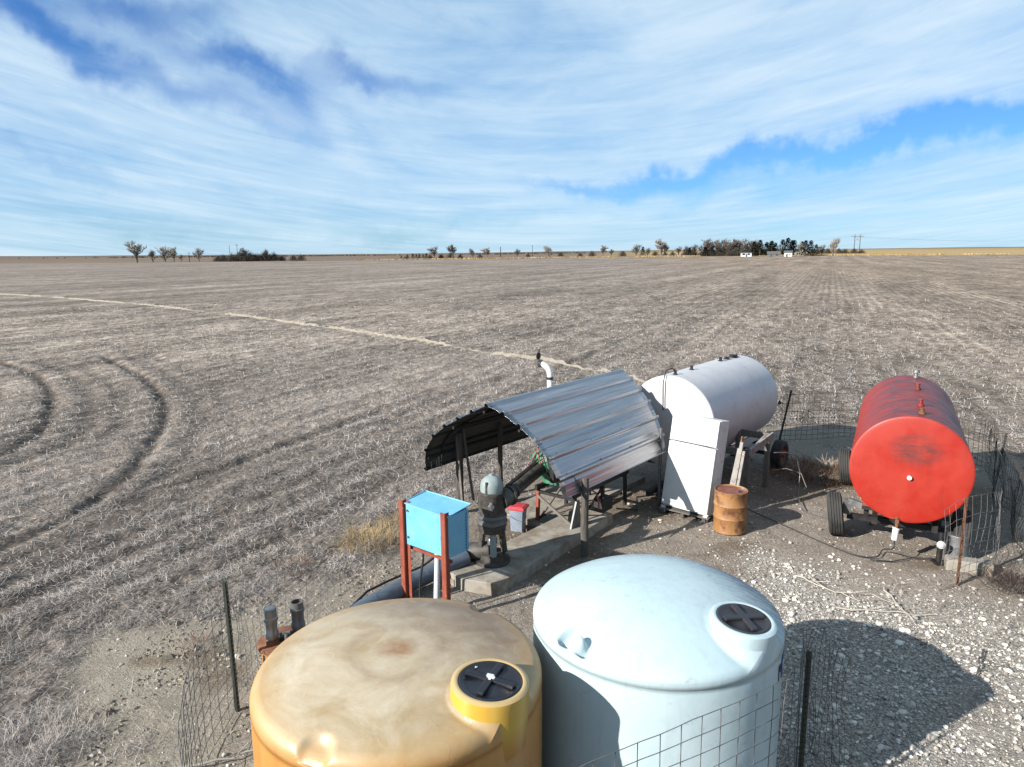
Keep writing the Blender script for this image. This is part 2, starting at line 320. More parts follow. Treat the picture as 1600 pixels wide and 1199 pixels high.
def dome_mat(name, kind):
    m, nt, p = new_mat(name); b = NB(nt); v = b.obj(); x, y, z = b.sep(v)
    r = b.math('SQRT', b.math('ADD', b.math('MULTIPLY', x, x), b.math('MULTIPLY', y, y)))
    wob = b.noise(v, 1.6, 5, .6)
    if kind == 'yellow':
        top = b.mix(b.rng(b.noise(v, 2.2, 7, .62, .6), .33, .67), (.44, .32, .17), (.66, .57, .42))
        ring = b.math('ADD', r, b.math('MULTIPLY', b.math('SUBTRACT', wob, .5), .35))
        top = b.mix(b.rng(ring, .18, .05), top, (.36, .20, .09))
        rg = b.math('ABSOLUTE', b.math('SUBTRACT', ring, .36))
        top = b.mix(b.rng(rg, .10, .0, 0, .40), top, (.29, .19, .115))
        # the far side of the dome is browner with dirt
        far = b.math('ADD', b.math('ADD', b.math('MULTIPLY', y, .7), b.math('MULTIPLY', x, .45)), b.math('MULTIPLY', b.math('SUBTRACT', wob, .5), .9))
        top = b.mix(b.rng(far, .0, .65, 0, .85), top, (.235, .15, .095))
        top = b.mix(b.rng(b.noise(v, 3.3, 7, .7, .8), .5, .70, 0, .4), top, (.64, .57, .44)); top = b.mix(b.rng(b.math('ADD', r, b.math('MULTIPLY', b.math('SUBTRACT', wob, .5), .3)), .88, 1.14, 0, .7), top, (.55, .33, .11)); top = b.mix(b.rng(b.noise(v, 40, 5, .7), .5, .8, 0, .3), top, (.42, .30, .17))
        wall = b.mix(b.rng(b.noise(b.mapping(v, (2, 2, .4)), 3, 5, .6), .3, .7), (.50, .21, .045), (.60, .30, .08))
        wall = b.mix(b.rng(b.noise(b.mapping(v, (1, 1, .3), (0, 0, .5)), 14, 6, .7, 1.), .6, .78, 0, .5), wall, (.30, .14, .06))
        zz = b.math('ADD', z, b.math('MULTIPLY', b.math('SUBTRACT', wob, .5), .10))
        col = b.mix(b.rng(zz, 1.47, 1.60), wall, top)
        rough = .42
        crease = b.rng(b.math('ABSOLUTE', b.math('SUBTRACT', b.noise(v, 1.3, 3, .5, .8), .5)), 0, .012, 1, 0)
    elif kind == 'neck':
        col = b.mix(b.rng(b.noise(b.mapping(v, (1, 1, .5)), 4, 5, .6), .3, .7), (.66, .36, .03), (.72, .46, .09))
        col = b.mix(b.rng(b.math('ADD', z, b.math('MULTIPLY', wob, .05)), .455, .475), col, (.60, .43, .20)); col = b.mix(b.rng(z, .24, .02), col, (.52, .23, .045))
        rough = .35; crease = None
    else:
        top = b.mix(b.rng(b.noise(v, 1.4, 5, .6), .35, .7), (.50, .65, .69), (.57, .69, .73))
        # dusty runs near the far rim
        an = b.n('ShaderNodeMath', operation='ARCTAN2'); b.L.new(y, an.inputs[0]); b.L.new(x, an.inputs[1])
        cmb = b.n('ShaderNodeCombineXYZ'); b.L.new(b.math('MULTIPLY', an.outputs[0], 9.0), cmb.inputs[0]); b.L.new(b.math('MULTIPLY', r, 2.2), cmb.inputs[1])
        run = b.noise(cmb.outputs[0], 2.6, 7, .7, .6)
        side = b.math('ADD', b.math('MULTIPLY', y, .8), b.math('MULTIPLY', x, .62))
        mask = b.math('MULTIPLY', b.math('MULTIPLY', b.rng(run, .42, .56), b.rng(side, -.1, .5)), b.rng(r, .4, .85))
        col = b.mix(b.math('MULTIPLY', mask, .85), top, (.20, .23, .25))
        sp = b.math('MULTIPLY', b.rng(b.noise(v, 9, 7, .75, .5), .57, .68), b.rng(b.noise(v, 1.1, 2), .42, .6)); col = b.mix(b.rng(b.noise(b.mapping(v, (3, 3, .5)), 3, 6, .7, .5), .5, .75, 0, .28), col, (.33, .38, .36))
        col = b.mix(b.math('MULTIPLY', sp, .5), col, (.26, .26, .23))
        rough = .52; crease = None
    b.L.new(col, p.inputs['Base Color']); p.inputs['Roughness'].default_value = rough
    b.L.new(b.rng(wob, .3, .7, rough - .06, rough + .12), p.inputs['Roughness'])
    p.inputs['Subsurface Weight'].default_value = 0.0
    h = b.math('ADD', b.math('MULTIPLY', b.noise(v, 2.5, 3), 1.0), b.math('MULTIPLY', b.noise(v, 90, 2), .04))
    if crease is not None: h = b.math('ADD', h, b.math('MULTIPLY', crease, .06))
    b.L.new(b.bump(h, .3, .03), p.inputs['Normal'])
    return m
MT['yellow'] = dome_mat('sunfaded_yellow_poly', 'yellow'); MT['yneck'] = dome_mat('yellow_neck_poly', 'neck'); MT['paleblue'] = dome_mat('pale_blue_poly', 'blue')
def redtank_mat():
    m, nt, p = new_mat('weathered_red_paint'); b = NB(nt); v = b.obj(); x, y, z = b.sep(v)
    n = b.noise(v, 2.5, 6, .6, .3)
    col = b.mix(b.rng(n, .3, .7), (.40, .014, .004), (.47, .026, .007))
    # purplish sun bleached bands running round the upper shell
    st = b.noise(b.mapping(v, (.9, 3.2, .9)), 2.6, 7, .65, .9)
    up = b.rng(b.math('ADD', z, b.math('MULTIPLY', x, .55)), -.15, .65)
    msk = b.math('MULTIPLY', b.rng(st, .38, .52), up)
    msk = b.math('MULTIPLY', msk, b.rng(y, -.02, .12))
    col = b.mix(b.math('MULTIPLY', msk, .95), col, (.11, .032, .034))
    # scuffed patch with stains on the end
    cx = b.math('DIVIDE', b.math('ADD', x, -.06), .36); cz = b.math('DIVIDE', b.math('SUBTRACT', z, .33), .26)
    e = b.math('ADD', b.math('MULTIPLY', cx, cx), b.math('MULTIPLY', cz, cz))
    e = b.math('ADD', e, b.math('MULTIPLY', b.noise(v, 5, 5, .6), .8))
    blk = b.math('MULTIPLY', b.rng(e, 1.7, .6), b.rng(b.noise(b.mapping(v, (.5, 1, 2.2)), 7, 7, .75), .36, .6))
    blk = b.math('MULTIPLY', blk, b.rng(y, .03, -.02))
    col = b.mix(b.math('MULTIPLY', blk, .85), col, (.07, .03, .03))
    ch = b.rng(b.noise(v, 1.7, 7, .72, .5), .50, .70, 0, .35); col = b.mix(ch, col, (.40, .055, .025)); col = b.mix(b.rng(b.noise(b.mapping(v, (4, 4, .35)), 3, 6, .7, .4), .58, .72, 0, .4), col, (.20, .02, .012))
    sc = b.rng(b.noise(v, 12, 7, .8), .66, .72)
    col = b.mix(b.math('MULTIPLY', sc, .6), col, (.16, .05, .03))
    b.L.new(col, p.inputs['Base Color']); b.L.new(b.rng(n, .3, .7, .42, .62), p.inputs['Roughness'])
    b.L.new(b.bump(b.math('ADD', b.noise(v, 2.2, 2), b.math('MULTIPLY', b.noise(v, 60, 3), .05)), .25, .02), p.inputs['Normal'])
    return m
MT['redtank'] = redtank_mat()
def whitetank_mat():
    m, nt, p = new_mat('old_white_tank_paint'); b = NB(nt); v = b.obj()
    n = b.noise(v, 2.0, 5, .6)
    col = b.mix(b.rng(n, .3, .7), (.60, .585, .60), (.70, .69, .70))
    rs = b.math('MULTIPLY', b.rng(b.noise(v, 3.4, 8, .78, .2), .56, .66), b.rng(b.noise(v, 1.2, 2), .38, .55))
    col = b.mix(b.math('MULTIPLY', rs, .5), col, (.36, .22, .13))
    col = b.mix(b.rng(b.noise(v, 11, 6, .8), .64, .69, 0, .8), col, (.14, .08, .06))
    b.L.new(col, p.inputs['Base Color']); p.inputs['Roughness'].default_value = .42
    b.L.new(b.bump(b.math('ADD', b.noise(v, 2.0, 2), b.math('MULTIPLY', b.noise(v, 70, 3), .05)), .12, .02), p.inputs['Normal'])
    return m
MT['whitetank'] = whitetank_mat()
def attr_mat(name, c1, c2, rough=.9, attr='tint', trans=0.0):
    m, nt, p = new_mat(name); b = NB(nt)
    a = b.n('ShaderNodeAttribute', attribute_name=attr)
    b.L.new(b.mix(a.outputs['Fac'], c1, c2), p.inputs['Base Color']); p.inputs['Roughness'].default_value = rough
    p.inputs['Specular IOR Level'].default_value = .2
    return m
MT['straw'] = attr_mat('grey_straw', (.16, .138, .124), (.80, .725, .665))
MT['goldgrass'] = attr_mat('golden_dry_grass', (.26, .16, .07), (.80, .60, .30))
MT['redgrass'] = attr_mat('reddish_dry_grass', (.10, .05, .03), (.30, .17, .10))
MT['blackweed'] = attr_mat('dark_dry_weed', (.03, .02, .018), (.10, .06, .05))
MT['stone'] = attr_mat('limestone_gravel', (.18, .155, .13), (1.0, .93, .83))
MT['twig'] = attr_mat('grey_twigs', (.10, .085, .072), (.30, .26, .22))
MT['twigpale'] = attr_mat('pale_twigs', (.30, .25, .20), (.48, .42, .35))
MT['cedar'] = attr_mat('dark_evergreen', (.012, .022, .010), (.05, .065, .03))
MT['brush'] = attr_mat('grey_brown_brush', (.06, .05, .04), (.17, .145, .115))

def ground_mat():
    m, nt, p = new_mat('field_and_yard_soil'); b = NB(nt)
    pos = b.n('ShaderNodeNewGeometry').outputs['Position']
    x, y, z = b.sep(pos)
    flat = b.n('ShaderNodeCombineXYZ'); b.L.new(x, flat.inputs[0]); b.L.new(y, flat.inputs[1]); P = flat.outputs[0]
    RP = b.mapping(P, (1, 1, 1), (0, 0, ROW))         # x: across rows, y: along rows
    za = b.n('ShaderNodeAttribute', attribute_name='zone'); zr, zg, zb = b.sep(za.outputs['Color'])
    zt = b.n('ShaderNodeAttribute', attribute_name='track').outputs['Fac']
    dist = b.n('ShaderNodeVectorMath', operation='LENGTH'); b.L.new(P, dist.inputs[0]); D = dist.outputs['Value']
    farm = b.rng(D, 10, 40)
    # stubble: straw litter over grey soil
    n1 = b.noise(b.mapping(RP, (1, .55, 1)), 16, 8, .75, .3)
    n2 = b.noise(RP, 4.5, 8, .72)
    n3 = b.noise(b.mapping(RP, (1, .28, 1)), .8, 7, .68)
    n4 = b.noise(b.mapping(RP, (1, .10, 1)), .16, 6, .62)
    n5 = b.noise(b.mapping(RP, (1, .5, 1)), .035, 5, .6)
    n1b = b.noise(b.mapping(RP, (1, .6, 1)), 42, 3, .7)
    fn = b.math('ADD', b.math('ADD', b.math('MULTIPLY', n1, .45), b.math('MULTIPLY', n2, .30)), b.math('MULTIPLY', n1b, .25))
    fn = b.rng(fn, .41, .59)
    fa = b.noise(b.mapping(RP, (1, .6, 1)), 1.5, 9, .9)      # metre-scale tufts, carries the grain at a distance
    fb2 = b.noise(b.mapping(RP, (1, .5, 1), loc=(7, 3, 0)), .4, 9, .85)
    ff = b.rng(b.math('ADD', b.math('MULTIPLY', fa, .6), b.math('MULTIPLY', fb2, .4)), .43, .57)
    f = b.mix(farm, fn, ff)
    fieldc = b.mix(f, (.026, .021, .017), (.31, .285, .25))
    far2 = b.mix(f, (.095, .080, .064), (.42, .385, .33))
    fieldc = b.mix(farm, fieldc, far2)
    # macro tone: row-aligned swaths, residue piles, worn patches
    t1 = b.rng(n3, .32, .68, .70, 1.22); t2 = b.rng(n4, .36, .64, .78, 1.25); t3 = b.rng(n5, .38, .62, .86, 1.16)
    wv2 = b.n('ShaderNodeTexWave', wave_type='BANDS', bands_direction='X'); b.L.new(RP, wv2.inputs['Vector'])
    wv2.inputs['Scale'].default_value = .030; wv2.inputs['Distortion'].default_value = 2.6; wv2.inputs['Detail'].default_value = 4; wv2.inputs['Detail Scale'].default_value = .25
    t4 = b.rng(wv2.outputs['Fac'], 0, 1, .90, 1.09)
    wv = b.n('ShaderNodeTexWave', wave_type='BANDS', bands_direction='X'); b.L.new(RP, wv.inputs['Vector'])
    wv.inputs['Scale'].default_value = 1 / .76 * 2 * math.pi / 20.0; wv.inputs['Distortion'].default_value = 1.2; wv.inputs['Detail'].default_value = 2; wv.inputs['Detail Scale'].default_value = .6
    rm = b.math('MULTIPLY', b.rng(n4, .42, .58, .4, 1), b.rng(D, 260, 40, 0, .55))
    t5 = b.math('ADD', 1.0, b.math('MULTIPLY', b.math('SUBTRACT', wv.outputs['Fac'], .5), rm))
    dots = b.rng(b.voro(b.mapping(RP, (1.3, .55, 1)), 1.0), .15, .55, 1.22, .92)   # bare planter spots on the right
    rgt = b.math('MULTIPLY', b.rng(b.math('SUBTRACT', x, b.math('MULTIPLY', y, .25)), 0, 14), b.rng(n5, .40, .56))
    t6 = b.mix(rgt, (1, 1, 1), dots)
    fieldc = b.mix(1.0, fieldc, (1.17, 1.07, 1.04), 'MULTIPLY')
    tt = b.math('MULTIPLY', b.math('MULTIPLY', b.math('MULTIPLY', t1, t2), b.math('MULTIPLY', t3, t4)), t5)
    fieldc = b.mix(1.0, fieldc, tt, 'MULTIPLY'); fieldc = b.mix(1.0, fieldc, t6, 'MULTIPLY')
    fieldc = b.mix(b.math('MULTIPLY', b.rng(b.math('SUBTRACT', x, b.math('MULTIPLY', y, .15)), 0, 50), .55), fieldc, b.mix(1.0, fieldc, (1.18, 1.06, .90), 'MULTIPLY'))
    fieldc = b.mix(b.math('MULTIPLY', zt, .85), fieldc, (.075, .062, .052))
    # bare yard soil
    s1 = b.noise(P, 1.3, 6, .6); s2 = b.noise(P, 22, 6, .7)
    soil = b.mix(b.rng(s1, .3, .7), (.33, .275, .22), (.46, .395, .325))
    soil = b.mix(b.rng(s2, .42, .70, 0, .8), soil, (.19, .155, .13)); soil = b.mix(b.rng(b.noise(P, 5, 7, .75), .5, .64, 0, .6), soil, (.20, .16, .135))
    soil = b.mix(b.math('MULTIPLY', b.rng(x, -1.6, -3.0), .6), soil, b.mix(s1, (.38, .325, .245), (.52, .46, .36)))
    peb = b.voro(P, 48, 'F1', 'Color'); pr, pg, pb_ = b.sep(peb)
    soil = b.mix(b.rng(pr, .62, .95, 0, .55), soil, (.46, .41, .35))
    # crushed stone
    gcol = b.mix(b.rng(pg, .2, .9), (.26, .235, .205), (.66, .61, .54))
    gcol = b.mix(b.rng(b.noise(P, 9, 6, .7), .5, .7, 0, .7), gcol, (.22, .19, .16))
    padc = b.mix(zg, soil, gcol)
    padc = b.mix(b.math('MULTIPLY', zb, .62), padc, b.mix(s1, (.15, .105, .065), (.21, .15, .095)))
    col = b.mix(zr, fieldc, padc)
    # land past the far edge of the field
    bey = b.n('ShaderNodeAttribute', attribute_name='beyond').outputs['Fac']
    g1 = b.noise(b.mapping(P, (.004, .02, 1)), 1, 5, .6)
    gold = b.mix(b.rng(g1, .3, .7), (.40, .27, .12), (.56, .40, .18))
    brown = b.mix(b.rng(g1, .35, .65), (.17, .12, .085), (.28, .205, .145))
    g2 = b.rng(b.math('SUBTRACT', x, b.math('MULTIPLY', y, .12)), -40, 140)
    bc = b.mix(g2, brown, gold)
    bc = b.mix(b.rng(D, 1500, 3500, 0, .7), bc, b.mix(b.rng(b.noise(b.mapping(P, (.0009, .003, 1)), 1, 4), .45, .6), (.12, .10, .08), (.22, .18, .13)))
    col = b.mix(bey, col, bc)
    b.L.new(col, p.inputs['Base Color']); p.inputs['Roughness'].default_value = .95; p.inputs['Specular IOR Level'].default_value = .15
    hb = b.math('ADD', b.math('MULTIPLY', n1, .5), b.math('MULTIPLY', n2, .8))
    hs = b.math('ADD', b.math('MULTIPLY', s2, .9), b.math('MULTIPLY', b.math('MULTIPLY', b.voro(P, 48), zg), -.25))
    h1 = b.n('ShaderNodeMix', data_type='FLOAT'); b.L.new(zr, h1.inputs['Factor']); b.L.new(hb, h1.inputs['A']); b.L.new(hs, h1.inputs['B'])
    nm = b.bump(h1.outputs['Result'], 1.0, .05)
    nm2 = b.bump(b.noise(b.mapping(RP, (1, .4, 1)), 1.1, 5, .7), 1.0, .25, nm)
    b.L.new(b.n('ShaderNodeMix', data_type='VECTOR').outputs['Result'], p.inputs['Normal']) if False else None
    mixn = b.n('ShaderNodeMix', data_type='VECTOR'); b.L.new(zr, mixn.inputs['Factor']); b.L.new(nm2, mixn.inputs['A']); b.L.new(nm, mixn.inputs['B'])
    b.L.new(mixn.outputs['Result'], p.inputs['Normal'])
    return m
MT['ground'] = ground_mat()

# ------------------------------------------------------------------ mesh builder
class MB:
    def __init__(s): s.v = []; s.f = []; s.sm = []
    def add(s, vs, fs, smooth=False):
        o = len(s.v); s.v += [tuple(map(float, p)) for p in vs]; s.f += [tuple(i + o for i in f) for f in fs]; s.sm += [smooth] * len(fs)
        return s
    def box(s, c, d, rot=None):
        vs = []
        for sx in (-1, 1):
            for sy in (-1, 1):
                for sz in (-1, 1):
                    q = Vector((sx * d[0] / 2, sy * d[1] / 2, sz * d[2] / 2))
                    if rot is not None: q = rot @ q
                    vs.append(q + Vector(c))
        return s.add(vs, [(0, 1, 3, 2), (4, 6, 7, 5), (0, 4, 5, 1), (2, 3, 7, 6), (0, 2, 6, 4), (1, 5, 7, 3)])
    def bar(s, p0, p1, w, h=None, up=(0, 0, 1)):
        h = h or w; p0 = Vector(p0); p1 = Vector(p1); d = (p1 - p0); L = d.length; d.normalize()
        u = Vector(up)
        if abs(d.dot(u)) > .98: u = Vector((1, 0, 0))
        a = d.cross(u).normalized(); c = a.cross(d)
        rot = Matrix((a, d, c)).transposed()
        return s.box((p0 + p1) / 2, (w, L, h), rot)
    def frame(s, d):
        d = Vector(d).normalized(); u = Vector((0, 0, 1)) if abs(d.z) < .95 else Vector((1, 0, 0))
        a = d.cross(u).normalized(); return a, d.cross(a).normalized()
    def cyl(s, p0, p1, r0, r1=None, n=16, cap=True, smooth=True):
        r1 = r0 if r1 is None else r1; p0 = Vector(p0); p1 = Vector(p1); a, c = s.frame(p1 - p0)
        vs = []
        for p, r in ((p0, r0), (p1, r1)):
            for i in range(n):
                t = 2 * math.pi * i / n; vs.append(p + (a * math.cos(t) + c * math.sin(t)) * r)
        s.add(vs, [(i, (i + 1) % n, n + (i + 1) % n, n + i) for i in range(n)], smooth)
        if cap:
            s.add(vs[:n], [tuple(range(n))[::-1]]); s.add(vs[n:], [tuple(range(n))])
        return s
    def tube(s, pts, r, n=8, smooth=True):
        pts = [Vector(p) for p in pts]; vs = []; a = None
        for i, p in enumerate(pts):
            d = (pts[min(i + 1, len(pts) - 1)] - pts[max(i - 1, 0)])
            if a is None: a, c = s.frame(d)
            else:
                d.normalize(); a = (a - d * a.dot(d)).normalized(); c = d.cross(a)
            rr = r[i] if isinstance(r, (list, tuple)) else r
            for k in range(n):
                t = 2 * math.pi * k / n; vs.append(p + (a * math.cos(t) + c * math.sin(t)) * rr)
        fs = []
        for i in range(len(pts) - 1):
            for k in range(n): fs.append((i * n + k, i * n + (k + 1) % n, (i + 1) * n + (k + 1) % n, (i + 1) * n + k))
        s.add(vs, fs, smooth); m = len(vs)
        s.add(vs[:n], [tuple(range(n))[::-1]]); s.add(vs[-n:], [tuple(range(n))])
        return s
    def lathe(s, prof, n=32, c=(0, 0, 0), axis='Z', smooth=True):
        vs = []
        for r, h in prof:
            for i in range(n):
                t = 2 * math.pi * i / n
                if axis == 'Z': vs.append((c[0] + r * math.cos(t), c[1] + r * math.sin(t), c[2] + h))
                elif axis == 'X': vs.append((c[0] + h, c[1] + r * math.cos(t), c[2] + r * math.sin(t)))
                else: vs.append((c[0] + r * math.sin(t), c[1] + h, c[2] + r * math.cos(t)))
        fs = []
        for j in range(len(prof) - 1):
            for i in range(n): fs.append((j * n + i, j * n + (i + 1) % n, (j + 1) * n + (i + 1) % n, (j + 1) * n + i))
        return s.add(vs, fs, smooth)
    def build(s, name, mat, parent=None, loc=(0, 0, 0), rot=(0, 0, 0), bevel=0.0, auto=None, merge=True):
        me = bpy.data.meshes.new(name); me.from_pydata(s.v, [], s.f)
        me.polygons.foreach_set('use_smooth', s.sm)
        me.materials.append(MT[mat] if isinstance(mat, str) else mat)
        bm = bmesh.new(); bm.from_mesh(me)
        if merge: bmesh.ops.remove_doubles(bm, verts=bm.verts, dist=1e-5)
        bmesh.ops.recalc_face_normals(bm, faces=bm.faces)
        for e in bm.edges:
            if len(e.link_faces) == 2 and e.calc_face_angle(0) > R_(40): e.smooth = False
        bm.to_mesh(me); bm.free()
        o = bpy.data.objects.new(name, me); COL.objects.link(o); o.location = loc; o.rotation_euler = rot
        if parent: o.parent = parent
        if bevel:
            md = o.modifiers.new('bevel', 'BEVEL'); md.width = bevel; md.segments = 2; md.limit_method = 'ANGLE'; md.angle_limit = R_(50); md.harden_normals = False
        return o
def tag(o, label=None, cat=None, group=None, kind=None):
    for k, v in (('label', label), ('category', cat), ('group', group), ('kind', kind)):
        if v: o[k] = v
    return o
def thing(name, loc, rz, label, cat, group=None):
    o = bpy.data.objects.new(name, None); COL.objects.link(o); o.location = loc; o.rotation_euler = (0, 0, rz); o.empty_display_size = .2
    return tag(o, label, cat, group)
def dup(root, loc, rz=None, label=None, scale=None):
    r = root.copy(); COL.objects.link(r); r.location = loc
    if rz is not None: r.rotation_euler = (0, 0, rz)
    if scale: r.scale = scale
    if label: r['label'] = label
    for ch in list(root.children):
        c = ch.copy(); COL.objects.link(c); c.parent = r
        for g in ch.children:
            d = g.copy(); COL.objects.link(d); d.parent = c
    return r
def npmesh(name, verts, faces, mat, attrs=None, smooth=False):
    me = bpy.data.meshes.new(name); verts = np.asarray(verts, np.float32); faces = np.asarray(faces, np.int32)
    k = faces.shape[1]; me.vertices.add(len(verts)); me.vertices.foreach_set('co', verts.ravel())
    me.loops.add(faces.size); me.loops.foreach_set('vertex_index', faces.ravel())
    me.polygons.add(len(faces)); me.polygons.foreach_set('loop_start', np.arange(0, faces.size, k, dtype=np.int32))
    me.polygons.foreach_set('loop_total', np.full(len(faces), k, np.int32))
    me.polygons.foreach_set('use_smooth', np.full(len(faces), smooth))
    for an, (ty, dat) in (attrs or {}).items():
        a = me.attributes.new(an, ty, 'POINT')
        a.data.foreach_set('value' if ty == 'FLOAT' else 'color', np.asarray(dat, np.float32).ravel())
    me.update(); me.validate()
    me.materials.append(MT[mat]); o = bpy.data.objects.new(name, me); COL.objects.link(o); return o

# ------------------------------------------------------------------ ground sheet
def build_ground():
    th = np.concatenate([np.linspace(-46, 46, 470), np.linspace(48, 312, 100)[:-1]]) ; th = np.radians(th)
    rr = np.concatenate([[.0], np.geomspace(.4, 3.2, 14)[:-1], np.geomspace(3.2, 90, 760)[:-1], np.geomspace(90, 9000, 150)])
    TH, RR = np.meshgrid(th, rr)
    X = (RR * np.sin(TH)).ravel(); Y = (RR * np.cos(TH)).ravel()
    Z = ground_h(X, Y)
    n = len(th); m = len(rr)
    i, j = np.meshgrid(np.arange(m - 1), np.arange(n), indexing='ij'); jn = (j + 1) % n
    F = np.stack([i * n + j, (i + 1) * n + j, (i + 1) * n + jn, i * n + jn], -1).reshape(-1, 4)[:, ::-1]
    pad = np.zeros_like(X); gr = pad.copy(); we = pad.copy(); tr = pad.copy()
    mk = np.hypot(X, Y) < 130
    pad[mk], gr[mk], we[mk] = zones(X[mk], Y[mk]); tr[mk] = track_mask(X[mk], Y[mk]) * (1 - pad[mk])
    edge = np.interp(X, [-2000, -400, -200, 0, 115, 250, 400, 2000], [540, 545, 545, 590, 600, 590, 580, 560])
    bey = sstep(-3, 3, Y - edge)
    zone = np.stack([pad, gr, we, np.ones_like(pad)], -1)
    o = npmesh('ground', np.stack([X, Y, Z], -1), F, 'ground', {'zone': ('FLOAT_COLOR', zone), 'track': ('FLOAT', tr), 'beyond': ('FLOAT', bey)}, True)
    tag(o, kind='structure')
build_ground()

# pale soil ridge crossing the field
def build_ridge():
    pts = np.array([(-92, 112), (-67.5, 94.4), (-49.7, 81.6), (-33.0, 68.1), (-19.9, 55.3), (-11.9, 47.0), (-5.4, 39.9), (-1.3, 34.9), (1.5, 32.0), (3.5, 29.2), (4.9, 27.0), (6.5, 24.6), (8.5, 22.6)], float)
    d = np.r_[0, np.cumsum(np.hypot(*np.diff(pts, axis=0).T))]; s = np.arange(0, d[-1], .09)
    cx = np.interp(s, d, pts[:, 0]); cy = np.interp(s, d, pts[:, 1]); cy += (fbm(s * .12, s * 0, 2, 4) - .5) * 1.4 + (fbm(s * .9, s * 0, 2, 6) - .5) * .3
    tx = np.gradient(cx); ty = np.gradient(cy); L = np.hypot(tx, ty); nx, ny = -ty / L, tx / L
    w = np.linspace(-1, 1, 15); S, Wd = np.meshgrid(s, w, indexing='ij')
    half = .115 * (.45 + .9 * sstep(.30, .66, fbm(s * .5, s * 0 + 5, 3, 8, .65)))
    X = cx[:, None] + nx[:, None] * Wd * half[:, None]; Y = cy[:, None] + ny[:, None] * Wd * half[:, None]
    hgt = (np.cos(Wd * math.pi / 2) ** 1.2) * (.10 + .12 * fbm(X * 5, Y * 5, 3, 12, .7)) - .012
    Z = ground_h(X.ravel(), Y.ravel()).reshape(X.shape) + hgt * (.25 + .75 * sstep(.30, .48, fbm(s * .35, s * 0 + 9, 3, 18, .65)))[:, None]
    m, n = X.shape; i, j = np.meshgrid(np.arange(m - 1), np.arange(n - 1), indexing='ij')
    F = np.stack([i * n + j, i * n + j + 1, (i + 1) * n + j + 1, (i + 1) * n + j], -1).reshape(-1, 4)
    MT['ridge'] = grunge('pale_dug_soil', (.30, .26, .205), (.41, .365, .30), 1.2, rough=.95, bump=.8, bdist=.03, c3=(.22, .17, .12), sc3=2.5, lo3=.55, hi3=.68, fine=14, fstr=.2)
    tag(npmesh('dirt_ridge', np.stack([X, Y, Z], -1).reshape(-1, 3), F, 'ridge', None, True), kind='structure')
build_ridge()

# ------------------------------------------------------------------ straw litter
def strands(name, x, y, z, length, width, tilt, az, curl, tint, mat):
    n = len(x); dx, dy = np.cos(az), np.sin(az); px, py = -dy, dx
    ct, st = np.cos(tilt), np.sin(tilt)
    V = np.zeros((n, 3, 2, 3), np.float32)
    for k, f in enumerate((0.0, .5, 1.0)):
        off = curl * (f * f) * length
        bx = x + dx * ct * length * f + px * off; by = y + dy * ct * length * f + py * off; bz = z + st * length * f - (abs(curl) * .35 * f * f * length)
        wd = width * (1 - .55 * f) * .5
        V[:, k, 0] = np.stack([bx + px * wd, by + py * wd, bz], -1); V[:, k, 1] = np.stack([bx - px * wd, by - py * wd, bz + wd * .5], -1)
    V = V.reshape(-1, 3); b = np.arange(n)[:, None] * 6
    F = np.concatenate([b + np.array([[0, 1, 3, 2]]), b + np.array([[2, 3, 5, 4]])], 0)
    return npmesh(name, V, F, mat, {'tint': ('FLOAT', np.repeat(tint, 6))})
def build_straw():
    n = 1000000
    r = np.exp(rng.uniform(np.log(4.6), np.log(80), n)); a = np.radians(rng.uniform(-46, 46, n))
    x = r * np.sin(a); y = r * np.cos(a)
    pad, gr, we = zones(x, y); u, v = rowuv(x, y)
    dens = .25 + .75 * sstep(.32, .62, fbm(u * .9, v * 2.2, 3, 61, .6))
    dens *= .6 + .4 * np.sin(v * 2 * math.pi / .76)
    dens *= (1 - pad) * (1 - .8 * np.clip(track_mask(x, y) * 1.3, 0, 1)) + .022
    dens *= 1 - .75 * sstep(25, 70, r)
    keep = rng.uniform(0, 1, n) < dens
    keep &= ~((np.hypot(x - 1.0, y - 5.4) < 2.6))
    x, y, r = x[keep], y[keep], r[keep]; n = len(x)
    z = ground_h(x, y) + .004 + rng.uniform(0, .03, n)
    L = rng.uniform(.05, .17, n) * (1 + r * .012); wd = np.maximum(.0033, r * .00036) * rng.uniform(.7, 1.3, n)
    stand = rng.uniform(0, 1, n) < .22
    tilt = np.where(stand, rng.uniform(.4, 1.4, n), rng.uniform(-.02, .45, n)); L = np.where(stand, L * .75, L)
    az = rng.uniform(0, 2 * math.pi, n)
    tint = np.clip(rng.beta(1.3, 1.2, n) * (.6 + .75 * fbm(x * .5, y * .5, 2, 71)), 0, 1)
    o = strands('straw_litter', x, y, z, L, wd * 1.25, tilt, az, rng.uniform(-.5, .5, n), tint, 'straw')
    tag(o, 'grey crop residue of curled straw lying over the field around the yard', 'crop residue', kind='stuff')
    print('strands', n)
build_straw()

